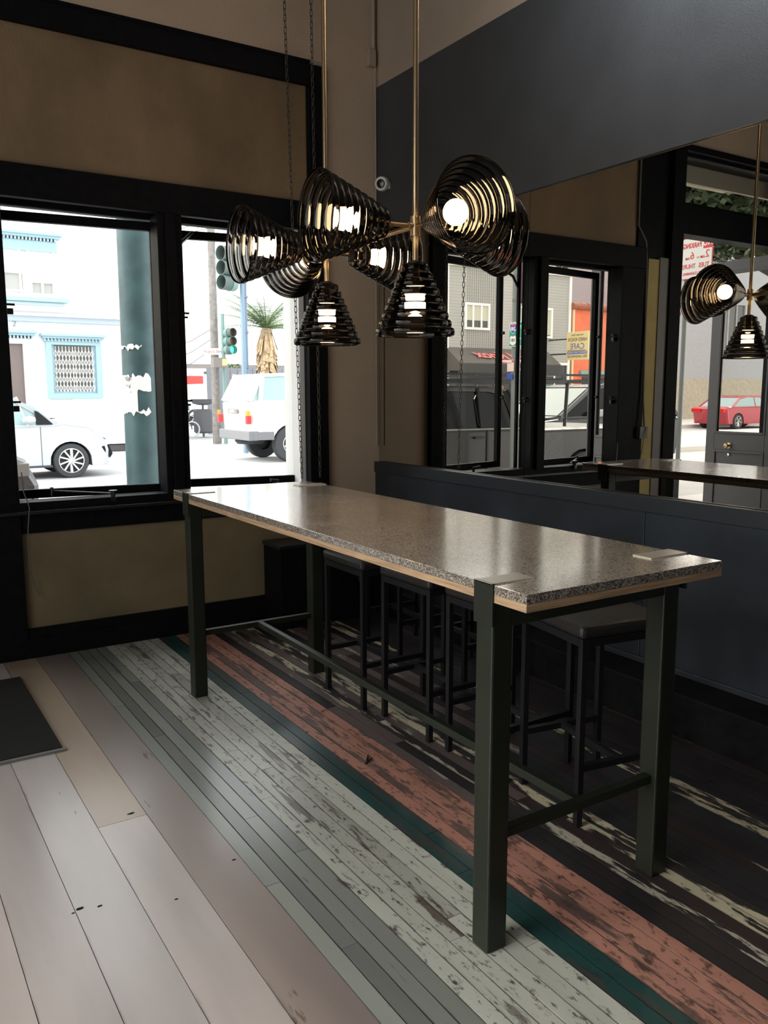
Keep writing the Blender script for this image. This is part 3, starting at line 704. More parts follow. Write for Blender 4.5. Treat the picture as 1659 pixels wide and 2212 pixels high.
box('shopfront', (-2.6, 3.3, -.03, 0, .13, 2.5), SHOP, gh)
for k in range(6): box('shopfront_mullion', (-2.2+k*1.0, -2.14+k*1.0, -.07, -.03, .13, 2.5), GREYM, gh)
box('mural', (-2.75, -2.2, -.04, 0, 1.7, 3.1), mat('green_mural', (.16, .34, .27), .6, var=.6, vscale=7), gh)
g = rect_frame('doorway', -3.72, -2.72, .13, 2.95, .12, -.1, .05, WTRIM, gh, 0); box('door_leaf', (-3.6, -2.84, -.03, 0, .13, 2.83), SHOP, g)

oc = thing('orange_cafe', 'orange-red brick cafe with terracotta coping and teal sill bands', 'building', (-26, 29, 0))
ORB = mat('orange_painted_brick', (.80, .20, .10), .8, var=.12, vscale=1.5, bump=.5, bscale=12)
MB().box(-3.9, 3.6, 0, 8, 0, 5.55).build('wall', ORB, oc)
for k in range(17):
    x = -3.95+k*.45; MB().tube([(x, -.12, 5.60), (x+.44, -.12, 5.60+.02*math.sin(k))], .16, 8).build('coping_tile', mat('terracotta', (.36, .13, .085), .8, var=.3), oc, smooth=True)
box('teal_band', (-3.9, 3.0, -.12, 0, 2.35, 2.60), mat('teal_band', (.20, .38, .36), .6), oc); box('teal_band', (-3.9, .2, -.10, 0, 3.25, 3.42), mat('teal_band', (.20, .38, .36), .6), oc)
box('shopfront', (-3.5, 2.8, -.04, 0, .13, 2.3), SHOP, oc); box('drainpipe', (3.5, 3.6, -.1, 0, .1, 5.5), mat('cream_pipe', (.8, .62, .38), .6), oc)
box('wall_lamp', (-1.2, -.8, -.2, 0, 4.25, 4.35), WTRIM, oc)
cs = thing('cafe_sign', 'yellow projecting cafe signboard with blue and black lettering', 'sign', (-21.0, 27.2, 3.63))
box('board', (-.07, .07, -.72, .62, -.62, .62), mat('cream_yellow_sign', (.80, .66, .34), .5), cs, .01)
box('bracket', (-.03, .03, .62, 1.79, .3, .36), CHAINM, cs); box('bracket', (-.03, .03, .62, 1.79, -.36, -.3), CHAINM, cs)
SB = mat('sign_blue', (.08, .12, .45), .5); SK = mat('sign_black', (.06, .05, .04), .5)
def cst(s, sz, z, m, nm='lettering', sx=1): text(s, sz, m, cs, text_R((0, 1, 0), (0, 0, 1), (.075, -.05, z)), nm, sx=sx)
cst('Fine Soul Food', .12, .48, SK); cst('HARD KNOX', .23, .27, SK, sx=.85); cst('CAFE', .36, -.03, SB, sx=1.05)
box('underline', (.068, .074, -.55, .55, -.215, -.19), SK, cs); box('blue_strip', (.068, .073, -.66, .56, -.36, -.24), SB, cs)
text('BREAKFAST LUNCH DINNER', .09, LW, cs, text_R((0, 1, 0), (0, 0, 1), (.077, -.05, -.30)))
cst('DELI SANDWICHES', .15, -.47, SK, sx=.95)

cs2 = thing('clapboard_house', 'tall pale cream clapboard house rising above the orange cafe roof', 'building', (-42.5, 40, 0))
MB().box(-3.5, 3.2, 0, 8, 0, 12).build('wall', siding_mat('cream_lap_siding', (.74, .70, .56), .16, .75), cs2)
hwindow(cs2, -2, -.5, 8, 9.6, 0, WTRIM)
wh = thing('grey_warehouse', 'long grey rendered warehouse with a tan base band', 'building', (-37, 29, 0))
MB().box(-4, 7, 0, 8, 2.27, 9).build('wall', mat('warehouse_grey', (.38, .38, .40), .8, var=.06), wh)
MB().box(-4, 7, -.04, 8, 0, 2.27).build('base_band', mat('warehouse_tan', (.42, .37, .29), .8, var=.12), wh)
box('downpipe', (3.15, 3.27, -.12, 0, .1, 8.8), GREYM, wh); hwindow(wh, 1.3, 2.9, 3.8, 6.4, 0, mat('warehouse_grey', (.38, .38, .40), .8), 2)
wh2 = thing('dark_garage', 'dark grey garage building with roller doors behind the red car', 'building', (-50, 29, 0))
MB().box(-10, 8.9, 0, 8, 0, 7.2).build('wall', mat('garage_grey', (.20, .21, .20), .8, var=.15), wh2)
for a in (-6, -1.0, 3.6): box('roller_door', (a, a+3.2, -.05, 0, .1, 3.0), mat('roller_door', (.10, .10, .10), .6), wh2)

# --- vehicles
def arc(cx, cz, r, a0, a1, n): return [(cx+r*math.cos(a0+(a1-a0)*k/n), cz+r*math.sin(a0+(a1-a0)*k/n)) for k in range(n+1)]
def wheel(par, x, y, r, side, spokes, rim_r=.66, wdt=.22, dish=None):
    """side = -1 the wheel faces -y"""
    M_ = Matrix.Translation((x, y, r)) @ Matrix.Rotation(PI/2*(1 if side < 0 else -1), 4, 'X')
    t = MB(); t.lathe([(r*rim_r, -wdt), (r*.93, -wdt), (r, -wdt*.85), (r, -.03), (r*.95, 0), (r*rim_r*1.04, .0), (r*rim_r, -.02)], 40, M_, closed=True)
    w = t.build('wheel', RUBBER, par, smooth=True)
    MB().lathe([(0, -.07), (r*rim_r, -.07), (r*rim_r, -.06), (0, -.06)], 30, M_).build('brake_disc', mat('brake_dark', (.03, .03, .03), .6), w)
    rm = MB(); rm.lathe([(r*rim_r, -.06), (r*rim_r, .0), (r*rim_r*.93, .004), (r*rim_r*.93, -.05)], 36, M_, closed=True)
    rm.lathe([(0, -.055), (r*.16, -.055), (r*.14, -.01), (0, -.005)], 16, M_)
    for k in range(spokes):
        a = 2*PI*k/spokes
        p0 = (r*.12*math.cos(a), r*.12*math.sin(a), -.02); p1 = (r*rim_r*.95*math.cos(a+.28), r*rim_r*.95*math.sin(a+.28), -.012)
        sp0 = M_ @ Vector(p0); sp1 = M_ @ Vector(p1); rm.bar(sp0, sp1, .05 if spokes > 6 else .09, .03)
    rm.build('rim', mat('alloy_rim', (.62, .62, .63), .35, metal=.6), w)
    return w
def car(name, label, cat, loc, rz, paint, prof, hw, belt, cab, wheels, r, spokes, glass=DGLASS, group=None, ground_clear=.22, front=None, tails=True, cladding=None, pillars=(), roofw=.78, rim_r=.66, head=None):
    """prof: top outline of the lower body (x,z) rear to front; cab: roof outline (x,z) rear to front starting and ending on the belt"""
    t = thing(name, label, cat, loc, rz, group)
    x0, x1 = prof[0][0], prof[-1][0]
    low = [(x1-.05, ground_clear)]
    # lower outline with wheel arches, front to rear
    for wx in sorted(wheels, reverse=True):
        R_ = r*1.16; low += [(wx+R_, ground_clear)] + [(wx+R_*math.cos(a), r*.95+R_*math.sin(a)) for a in [PI*k/12 for k in range(1, 12)]] + [(wx-R_, ground_clear)]
    low += [(x0+.05, ground_clear)]
    poly = list(prof)+low
    hwi = hw-.05
    b = MB()
    # body as a stack across the width: narrow, full, full, narrow  -> rounded flanks
    secs = []
    for (w, ins) in ((-hw+.10, .0), (-hw+.03, 0), (-hw, 0), (hw, 0), (hw-.03, 0), (hw-.10, 0)): pass
    zc = belt*.62
    def ring(y, k):
        out = []
        for (px_, pz) in poly:
            qx = px_; qz = pz
            if pz > belt*.8: qz = pz-(k*.06)
            mid = (x0+x1)/2; half = (x1-x0)/2; fx = abs(px_-mid)/half
            if fx > .86: qx = px_-math.copysign(k*.10+abs(y)/hw*.10, px_-mid)
            out.append(Vector((qx, y, qz)))
        return out
    b.loft([ring(-hw+.012, 1), ring(-hw, .45), ring(-hw+.0, .449), ring(-hw*.92, 0), ring(-hw*.4, -.1), ring(hw*.4, -.1), ring(hw*.92, 0), ring(hw, .449), ring(hw, .45), ring(hw-.012, 1)])
    body = b.build('body', paint, t)
    # wells
    wl_ = MB()
    for wx in wheels: wl_.box(wx-r*1.12, wx+r*1.12, -hw+.24, hw-.24, ground_clear*.9, r*2.0)
    wl_.build('underbody', mat('underbody_black', (.012, .012, .012), .8), t)
    # cabin (glass volume)
    cabp = list(cab); cm = MB(); s0 = hw-.06; s1 = hw*roofw
    zt = max(z for _, z in cabp)
    def cw(z, ex=0): return s0+(s1-s0)*(z-belt)/(zt-belt)+ex
    A = [Vector((px_, -cw(pz), pz)) for px_, pz in cabp]; Bq = [Vector((px_, cw(pz), pz)) for px_, pz in cabp]
    cm.loft([A, Bq]); cm.build('windows', glass, t)
    # roof skin and pillars
    tops = [(px_, pz) for px_, pz in cabp if pz > zt-.09]
    rf = MB(); rA = [Vector((px_, -cw(pz, .012), pz)) for px_, pz in tops]; 
    for i in range(len(tops)-1):
        (xa, za), (xb, zb) = tops[i], tops[i+1]
        for (ya, yb) in ((-1, 1),):
            v = [(xa, -cw(za, .01), za+.012), (xb, -cw(zb, .01), zb+.012), (xb, cw(zb, .01), zb+.012), (xa, cw(za, .01), za+.012),
                 (xa, -cw(za, .03), za-.06), (xb, -cw(zb, .03), zb-.06), (xb, cw(zb, .03), zb-.06), (xa, cw(za, .03), za-.06)]
            rf.quad(*v[:4]); rf.quad(v[0], v[1], v[5], v[4]); rf.quad(v[3], v[2], v[6], v[7])
            if i == 0: rf.quad(v[0], v[3], v[7], v[4])
            if i == len(tops)-2: rf.quad(v[1], v[2], v[6], v[5])
    rf.build('roof', paint, t)
    for s in (-1, 1):
        pl = MB()
        ends = [(cabp[0], tops[0]), (cabp[-1], tops[-1])]
        for (a_, b2) in ends: pl.bar((a_[0], s*cw(a_[1], .0), a_[1]), (b2[0], s*cw(b2[1], .0), b2[1]), .06, .07)
        for (xa, xb, wd_) in pillars:
            pl.bar((xa, s*cw(belt, .0), belt-.02), (xb, s*cw(zt, .0), zt-.03), .03, wd_)
        pl.build('pillars', paint, t)
    if cladding: 
        MB().box(x0-.03, x0+.22, -hw-.01, hw+.01, *cladding).build('rear_bumper', mat('grey_bumper', (.17, .17, .18), .6), t, .02)
        MB().box(x1-.24, x1+.0, -hw+.02, hw-.02, *cladding).build('front_bumper', mat('grey_bumper', (.17, .17, .18), .6), t, .02)
    for wx in wheels:
        for s in (-1, 1): wheel(t, wx, s*(hw-.005), r, s, spokes, rim_r)
    return t
SILV = mat('silver_paint', (.50, .53, .56), .28, metal=.25, coat=.5); WPA = mat('white_car_paint', (.80, .80, .80), .3, coat=.4)
GRP = mat('dark_grey_truck_paint', (.038, .037, .036), .35, coat=.25); REDP = mat('dark_red_paint', (.42, .022, .04), .28, coat=.6); BLKP = mat('black_car_paint', (.02, .02, .022), .2, coat=.6)
LENS = mat('head_lamp_lens', (.55, .58, .6), .1); TAILR = mat('tail_lamp_red', (.65, .02, .02), .25); AMBER = mat('amber_lens', (.85, .30, .03), .3)
# silver hatchback: front wheel at x=3.50, nose 4.33, near flank y=16.6
sv = car('silver_hatchback', 'silver hatchback with ten-spoke wheels crossing left of the teal pole', 'car', (2.15, 17.47, -.02), 0, SILV,
    [(-1.95, .55), (-1.95, .95), (-1.75, 1.02), (-.6, 1.02), (1.0, 1.03), (1.25, 1.06), (1.70, .99), (2.0, .86), (2.14, .70), (2.19, .52), (2.17, .30)], .87, 1.03,
    [(-1.8, 1.0), (-1.55, 1.36), (-1.1, 1.52), (.0, 1.57), (.35, 1.53), (.75, 1.36), (1.12, 1.03)], (-1.25, 1.35), .33, 10, CGLASS, pillars=((-.35, -.35, .07), (.62, .45, .05)), rim_r=.72)
MB().prism([(.76, 1.03), (1.06, 1.03), (.80, 1.27), (.74, 1.29)], -.83, -.80, 'y').build('quarter_glass', DGLASS, sv)
MB().lathe([(0, -.13), (.055, -.10), (.08, 0), (.055, .1), (0, .12)], 14, Matrix.Translation((.62, -.96, 1.12)) @ Matrix.Rotation(PI/2, 4, 'Y')).build('door_mirror', SILV, sv, smooth=True)
MB().box(.818, .826, -.874, -.868, .26, .98).build('door_seam', mat('seam_dark', (.05, .05, .055), .6), sv)
MB().prism([(2.06, .62), (2.13, .44), (2.08, .36), (1.99, .46), (1.92, .58)], -.86, -.80, 'y').build('fog_lamp', DGLASS, sv)
MB().prism([(1.72, .93), (2.02, .80), (2.06, .72), (1.80, .82)], -.85, -.80, 'y').build('head_lamp', LENS, sv)
MB().box(-1.9, 1.0, -.88, -.86, .22, .26).build('sill_trim', mat('seam_dark', (.05, .05, .055), .6), sv)
# white off-roader, rear three-quarter
wsv = car('white_off_roader', 'lifted white off-road estate car with grey bumper and big tyres, seen from behind', 'car', (10.0, 18.5, -.02), 0, WPA,
    [(-2.38, .70), (-2.42, 1.36), (-2.3, 1.44), (-.6, 1.45), (1.0, 1.45), (1.2, 1.42), (2.1, 1.36), (2.2, 1.2), (2.22, .72)], .90, 1.44,
    [(-2.32, 1.42), (-2.12, 1.92), (-2.0, 2.03), (-1.0, 2.07), (.4, 2.05), (.75, 1.98), (1.1, 1.44)], (-1.33, 1.42), .42, 6, CGLASS, pillars=((-2.05, -1.95, .22), (-1.05, -1.12, .16), (-.1, -.1, .08)), ground_clear=.62, cladding=(.52, .74), roofw=.86, rim_r=.52)
MB().box(-2.18, -1.78, -.925, -.9, .53, .72).box(-2.30, -1.80, -.92, -.88, .53, .70).build('bumper_return', mat('grey_bumper', (.17, .17, .18), .6), wsv, .01)
for s in (-1, 1):
    MB().box(-2.445, -2.36, s*.90-.0 if s > 0 else -.905, .905 if s > 0 else -.80, 1.09, 1.20).build('indicator', AMBER, wsv)
    MB().box(-2.44, -2.34, .80 if s > 0 else -.905, .905 if s > 0 else -.80, .90, 1.09).build('tail_lamp', TAILR, wsv)
MB().box(-2.44, -2.41, -.32, .22, 1.13, 1.24).build('plate_recess', GREYM, wsv)
MB().box(-2.45, -2.44, -.16, .10, 1.15, 1.22).build('plate', WTRIM, wsv)
MB().tube([(-2.22, .0, 2.06), (-2.3, -.3, 2.07)], .012, 6).build('wiper', GREYM, wsv)
MB().lathe([(0, .0), (.30, .0), (.36, -.15), (.30, -.22), (0, -.22)], 24, Matrix.Translation((-1.95, .1, .62))).build('spare_wheel', RUBBER, wsv)
# grey pickup parked at the near curb
pk = car('grey_pickup', 'grey extended-cab pickup truck parked at the near kerb under a black ladder rack', 'truck', (-.75, 9.70, -.02), 0, GRP,
    [(-2.75, .5), (-2.78, 1.10), (-.58, 1.10), (-.56, 1.13), (.9, 1.14), (1.3, 1.13), (2.0, 1.05), (2.28, .92), (2.38, .70), (2.36, .42)], .90, 1.12,
    [(-.52, 1.10), (-.42, 1.50), (-.30, 1.63), (.0, 1.68), (.70, 1.69), (1.05, 1.60), (1.55, 1.12)], (-1.75, 1.45), .37, 6, DGLASS, pillars=((.20, .17, .10), (-.5, -.40, .12)), ground_clear=.33)
for (pts) in ([(.24, 1.16), (.25, 1.52), (.21, 1.57)], [(-.38, 1.18), (-.36, 1.30), (-.28, 1.55)]):
    MB().tube([(a, -.86+(c-1.12)*.28, c) for a, c in pts], .010, 6).build('window_trim', CHROME, pk)
MB().bar((-.5, -.905, 1.115), (1.45, -.905, 1.125), .012, .018).build('belt_trim', mat('dull_trim', (.35, .35, .35), .4), pk)
MB().box(.20, .36, -.93, -.90, .99, 1.02).build('door_handle', BLKG, pk); MB().box(.12-.01, .135, -.905, -.90, .35, 1.10).build('door_seam', BLKG, pk)
MB().box(1.98, 2.2, -.905, -.70, .80, .93).build('head_lamp', GREYM, pk, .01); MB().box(1.85, 2.2, -.912, -.60, .52, .62).build('bumper_trim', mat('grey_bumper', (.17, .17, .18), .6), pk, .01)
lr = MB()
for y in (-.80, .80):
    lr.bar((-2.7, y, 1.86), (2.0, y, 1.86), .03); lr.bar((-2.7, y, 1.765), (2.0, y, 1.765), .05)
    for x in (-2.3, -1.35, -.75, -.1, .9): lr.bar((x, y, 1.76), (x, y, 1.86), .022)
    for x in (-.66, -1.45): lr.bar((x+.10 if x < -1 else x, y*1.08, 1.12), (x, y, 1.76), .045)
for x in (-2.65, -1.35, -.10, 1.95): lr.bar((x, -.8, 1.80), (x, .8, 1.80), .03)
lr.bar((-1.9, -.86, 1.24), (-.9, -.86, 1.24), .02)
lr.build('ladder_rack', BLKG, pk)
# black suv passing behind the pickup, windshield to the right of the scene
bs = car('black_suv', 'black sport utility car with pale windscreen parked beyond the pickup', 'car', (-6.6, 12.9, -.02), 0, BLKP,
    [(-2.2, .5), (-2.25, 1.05), (-2.0, 1.12), (.9, 1.13), (1.3, 1.12), (2.1, 1.06), (2.35, .9), (2.38, .4)], .92, 1.12,
    [(-2.1, 1.1), (-1.9, 1.55), (-1.5, 1.74), (.1, 1.76), (.45, 1.70), (1.45, 1.12)], (-1.4, 1.45), .37, 6, DGLASS, pillars=((-.4, -.4, .08),), ground_clear=.26)
MB().quad((.52, -.66, 1.69), (1.45, -.78, 1.15), (1.45, .78, 1.15), (.52, .66, 1.69)).build('windscreen', mat('pale_windscreen', (.52, .56, .52), .1), bs)
MB().box(.35, .62, -1.06, -.92, 1.12, 1.26).build('door_mirror', mat('grey_mirror_cap', (.5, .5, .5), .3), bs, .02); MB().box(-.1, .12, -.94, -.92, 1.0, 1.03).build('door_handle', CHROME, bs)
MB().bar((-1.8, -.70, 1.79), (.1, -.70, 1.79), .03).build('roof_rail', CHROME, bs)
MB().quad((1.35, -.85, 1.145), (2.1, -.85, 1.09), (2.1, .85, 1.09), (1.35, .85, 1.145)).build('bonnet', mat('pale_windscreen', (.52, .56, .52), .1), bs)
rc = car('red_sedan', 'dark red saloon car parked at the far kerb by the warehouse', 'car', (-27.0, 23.0, -.02), PI, REDP,
    [(-2.2, .45), (-2.3, .86), (-2.15, .96), (-1.4, .98), (1.0, .97), (2.0, .82), (2.3, .6), (2.3, .35)], .88, .96,
    [(-1.75, .95), (-1.1, 1.34), (-.6, 1.43), (.3, 1.42), (.65, 1.34), (1.35, .96)], (-1.35, 1.4), .33, 5, CGLASS, pillars=((-.1, -.1, .05),))
for s in (-1, 1): MB().box(-2.32, -2.15, s*.6-.22, s*.6+.22, .72, .88).build('tail_lamp', TAILR, rc, .01)
pc = car('white_sedan', 'white saloon car parked at the far kerb before the white house', 'car', (5.3, 24.0, -.02), PI, WPA,
    [(-2.2, .45), (-2.3, .86), (-2.15, .96), (-1.4, .98), (1.0, .97), (2.0, .82), (2.3, .6), (2.3, .35)], .88, .96,
    [(-1.75, .95), (-1.1, 1.34), (-.6, 1.43), (.3, 1.42), (.65, 1.34), (1.35, .96)], (-1.35, 1.4), .33, 5, mat('washed_out_glass', (.6, .62, .62), .2), pillars=((-.1, -.1, .05),))
for s in (-1, 1): MB().box(-2.32, -2.15, s*.6-.22, s*.6+.22, .72, .88).build('tail_lamp', TAILR, pc, .01)
pc.location = (5.7, 24.2, -.02)

# --- street furniture
tp = thing('teal_street_pole', 'thick teal painted street pole with torn paper flyers on the pavement', 'pole', (2.36, 7.97, 0))
MB().tube([(0, 0, 0), (0, 0, 6.5)], [.185, .158], 32).build('shaft', TEALP, tp, smooth=True)
MB().tube([(0, 0, 0), (0, 0, .30)], .23, 28).build('base_collar', TEALP, tp, smooth=True)
MB().tube([(.16, -.09, .86), (.215, -.10, .86)], .085, 18).build('access_cover', TEALP, tp, smooth=True)
PAP = mat('white_paper', (.85, .85, .83), .8, var=.06, vscale=9)
def flyer(z0, z1, a0, a1, seed, name='flyer'):
    random.seed(seed); b = MB(); n = 14; R_ = .181; col_ = []
    for k in range(n+1):
        a = a0+(a1-a0)*k/n; j0 = random.uniform(-.02, .03) if k > 2 else 0; j1 = random.uniform(-.03, .03) if k > 4 else 0
        col_.append([b.bm.verts.new((rr*math.cos(a), rr*math.sin(a), z)) for rr in (R_, R_+.003) for z in (z0+j0, z1+j1)])
    for k in range(n):
        A = col_[k]; C_ = col_[k+1]
        for (i, jx) in ((0, 1), (1, 3), (3, 2), (2, 0)): b.bm.faces.new((A[i], A[jx], C_[jx], C_[i]))
    b.bm.faces.new((col_[0][0], col_[0][1], col_[0][3], col_[0][2])); b.bm.faces.new((col_[-1][0], col_[-1][1], col_[-1][3], col_[-1][2]))
    return b.build(name, PAP, tp)
cd_ = math.atan2(-7.97, -2.36)
flyer(1.60, 1.76, cd_-1.35, cd_+.45, 3); flyer(1.42, 1.62, cd_-1.4, cd_-.25, 4); flyer(1.40, 1.44, cd_-1.4, cd_+.4, 5); flyer(2.0, 2.03, cd_-1.2, cd_+.05, 6, 'torn_tape')
for i, z in enumerate((1.735, 1.715, 1.66)):
    flyer(z-.003, z+.003, cd_-1.1, cd_-.5, 9+i, 'printed_line').data.materials[0] = GREYM
# route sign pole near the kerb (mirror)
sp2 = thing('route_sign_post', 'slim grey signpost carrying a green route sign and parking plates', 'sign', (-.66, 8.3, 0))
GP = mat('grey_green_post', (.20, .23, .22), .5)
MB().tube([(0, 0, 0), (0, 0, 5.2)], .055, 16).build('post', GP, sp2, smooth=True)
for z in (2.75, 3.05, 3.4): MB().tube([(0, 0, z), (0, 0, z+.03)], .062, 16).build('band', GREYM, sp2, smooth=True)
GRN = mat('highway_green', (.02, .30, .19), .4); SW = mat('sign_white', (.86, .88, .84), .4); SRED = mat('sign_red', (.72, .05, .08), .4)
def sx_text(s, size, m, par, y, z, x, **kw): return text(s, size, m, par, text_R((0, 1, 0), (0, 0, 1), (x, y, z)), **kw)
pl_ = box('route_plate', (.07, .078, -.22, .05, -.16+2.335, .15+2.335), SW, sp2, .004)
box('green_field', (.078, .080, -.212, .042, 2.183, 2.477), GRN, pl_)
def shield(pts, m, name, x, y, z, s): 
    b = MB(); b.prism([(y+u*s, z+v*s) for u, v in pts], x, x+.002, 'x'); return b.build(name, m, pl_)
shp = [(-.5, .45), (-.25, .5), (0, .44), (.25, .5), (.5, .45), (.56, .1), (.45, -.25), (0, -.62), (-.45, -.25), (-.56, .1)]
# reads left to right along +y for someone looking towards -x
shield(shp, SW, 'shield', .080, -.03, 2.41, .125); shield(shp, mat('shield_blue', (.03, .08, .45), .4), 'shield_field', .082, -.03, 2.408, .108)
box('shield_band', (.084, .085, -.077, .017, 2.435, 2.455), SRED, pl_)
sx_text('280', .066, SW, pl_, -.03, 2.398, .085, bold=.001)
us = [(-.5, .3), (-.35, .5), (0, .42), (.35, .5), (.5, .3), (.46, 0), (.52, -.3), (.2, -.5), (0, -.55), (-.2, -.5), (-.52, -.3), (-.46, 0)]
shield(us, SW, 'shield', .080, -.03, 2.255, .115); sx_text('101', .058, SK, pl_, -.03, 2.255, .083, bold=.001)
sx_text('TO', .055, SW, pl_, -.155, 2.41, .081, bold=.001)
b = MB(); b.prism([(-.162, 2.20), (-.148, 2.20), (-.148, 2.265), (-.132, 2.265), (-.155, 2.30), (-.178, 2.265), (-.162, 2.265)], .080, .082, 'x'); b.build('arrow', SW, pl_)
pp = box('parking_plate', (.07, .076, -.05, .08, 1.86, 2.01), mat('pink_white_plate', (.80, .66, .60), .5), sp2, .003)
box('blue_plate', (.07, .076, -.03, .08, 1.76, 1.83), mat('shield_blue', (.03, .08, .45), .4), sp2, .003)
box('red_corner', (.076, .077, -.05, -.01, 1.975, 2.005), SRED, pp); box('printed_line', (.076, .077, 0, .07, 1.965, 1.972), SRED, pp)
# banner on that post
bn = thing('pole_banner', 'dark maroon street banner clipped to the signpost', 'banner', (-.66, 8.3, 0))
MB().box(-.005, .005, -.45, -.07, 2.72, 3.55).build('cloth', mat('maroon_banner', (.10, .05, .06), .7, var=.4, vscale=4), bn)
# no-parking sign
npz = thing('no_parking_sign', 'white and red street-cleaning parking plate hung on a grey post by the entrance', 'sign', (-2.53, 7.03, 3.28))
MB().tube([(-.045, .17, -3.28), (-.045, .17, .3)], .03, 12).build('post', GP, npz, smooth=True)
b = MB(); b.prism([(-.235+.03*(1-math.cos(a)) if False else u, v) for u, v in
    arc(.185, .205, .05, 0, PI/2, 5)+arc(-.185, .205, .05, PI/2, PI, 5)+arc(-.185, -.205, .05, PI, 1.5*PI, 5)+arc(.185, -.205, .05, 1.5*PI, 2*PI, 5)], -.004, .004, 'x'); pl3 = b.build('plate', SRED, npz)
b = MB(); b.prism([(u, v) for u, v in arc(.182, .202, .045, 0, PI/2, 5)+arc(-.182, .202, .045, PI/2, PI, 5)+arc(-.182, -.202, .045, PI, 1.5*PI, 5)+arc(.182, -.202, .045, 1.5*PI, 2*PI, 5)], .004, .006, 'x'); b.build('white_field', SW, pl3)
box('red_block', (.006, .007, -.228, -.10, .10, .245), SRED, pl3)
sx_text('NO', .125, SW, pl3, -.163, .172, .0075, sx=.72, bold=.003); sx_text('PARKING', .085, SRED, pl3, .065, .155, .0075, sx=.78, bold=.002)
sx_text('2', .13, SRED, pl3, -.165, .03, .0075); sx_text('AM', .045, SRED, pl3, -.095, .0, .0075, bold=.001); sx_text('TO', .03, SRED, pl3, -.03, .0, .0075)
sx_text('6', .13, SRED, pl3, .06, .03, .0075); sx_text('AM', .045, SRED, pl3, .13, .0, .0075, bold=.001)
sx_text('TUES', .08, SRED, pl3, -.12, -.10, .0075, sx=.85, bold=.001); sx_text('THURS', .08, SRED, pl3, .11, -.10, .0075, sx=.85, bold=.001)
sx_text('STREET CLEANING', .045, SRED, pl3, 0, -.19, .0075, bold=.001)
b = MB().box(-.006, -.002, -.18, .27, -.24, .15).build('rear_plate', WTRIM, npz)

# traffic lights beyond
SIG = mat('signal_green_housing', (.16, .26, .24), .5); HOOD = mat('signal_hood', (.08, .12, .11), .6)
def signal(t, x, y, z, n, lit, dirx, s=1.0, lens=.15):
    d = Vector((dirx, -1, 0)).normalized(); q = d.to_track_quat('Z', 'Y').to_matrix().to_4x4()
    for k in range(n):
        M_ = q.copy(); M_.translation = Vector((x, y, z-k*.36*s))
        b = MB(); b.lathe([(lens*1.15*s, -.16), (lens*1.2*s, -.04), (lens*1.2*s, .0), (0, 0), ], 18, M_); sec = b.build('signal_section', SIG, t, smooth=True)
        b = MB(); b.lathe([(lens*1.08*s, .0), (lens*1.12*s, .26*s), (lens*1.05*s, .26*s), (lens*1.0*s, 0)], 18, M_, closed=True); b.build('hood', HOOD, sec, smooth=True)
        b = MB(); b.lathe([(lens*s, .02), (0, .05)], 18, M_)
        b.build('lens', mat('lit_green', (.1, .9, .7), .4, emit=((.05, 1, .75), 3.0)) if lit == k else mat('dark_lens_%d' % (k % 2), ((.16, .08, .06) if k % 2 == 0 else (.22, .12, .05)), .3), sec)
sg = thing('traffic_signal', 'near green-housed traffic signal head on a mast, left of the glass shades', 'signal', (8.45, 20.6, 0), 0, 'traffic signals at the crossing')
signal(sg, 0, 0, 5.1, 3, -1, -3.0, 1.0, .17)
MB().tube([(.35, 0, 0), (.35, 0, 5.4)], [.075, .05], 14).build('mast', mat('blue_grey_mast', (.17, .25, .33), .5), sg, smooth=True)
MB().tube([(.35, 0, 4.95), (0, .05, 4.95)], .03, 8).build('bracket', SIG, sg)
sg2 = thing('traffic_signal', 'far traffic signal with its green lamp lit, above the red hand signal', 'signal', (9.9, 24.75, 0), 0, 'traffic signals at the crossing')
signal(sg2, .12, -.25, 3.42, 3, 2, .25, .72, .17)
MB().tube([(0, 0, 0), (0, 0, 4.0)], .06, 12).build('mast', SIG, sg2, smooth=True)
b = MB(); b.box(-.42, .0, -.24, -.06, 2.36, 2.66); hb = b.build('hand_signal_case', GREYM, sg2, .01)
MB().box(-.14, -.02, -.245, -.24, 2.42, 2.62).build('hand_symbol', mat('lit_orange_hand', (1, .3, .1), .4, emit=((1, .22, .08), 2.2)), hb)
stn = thing('street_name_sign', 'small white street name sign with red lettering on the utility pole', 'sign', (9.60, 24.94, 2.86))
box('plate', (-.45, .62, -.02, .02, -.10, .10), WTRIM, stn); text('August Street', .13, mat('sign_rust', (.45, .14, .10), .5), stn, text_R((1, 0, 0), (0, 0, 1), (.08, -.022, 0)))
up = thing('utility_pole', 'weathered wooden utility pole at the crossing with overhead wires', 'pole', (9.75, 25.1, 0))
MB().tube([(0, 0, 0), (-.0, 0, 9.5)], [.14, .10], 14).build('shaft', mat('weathered_pole', (.21, .195, .18), .9, var=.25, vscale=8), up, smooth=True)
b = MB()
for (z, dz) in ((6.9, .0), (6.6, .1), (3.6, -.2), (3.3, -.25), (3.0, -.3)): 
    b.tube([(0, 0, z), (-.5, .8, z-.2+dz), (-.95, 1.6, z-.35+dz)], .014, 4); 
b.tube([(0, 0, 6.9), (5, 2, 6.6), (12, 5, 6.8)], .014, 4)
b.build('wires', GREYM, up); box('crossarm', (-.9, .9, -.05, .05, 6.6, 6.7), mat('weathered_pole', (.21, .195, .18), .9), up)
lp = thing('lamp_post', 'slim slate-blue lamp post behind the white off-roader', 'pole', (9.83, 22.9, 0))
MB().tube([(0, 0, 0), (0, 0, 5.0)], [.10, .085], 16).build('shaft', mat('slate_blue_post', (.12, .17, .23), .5), lp, smooth=True)
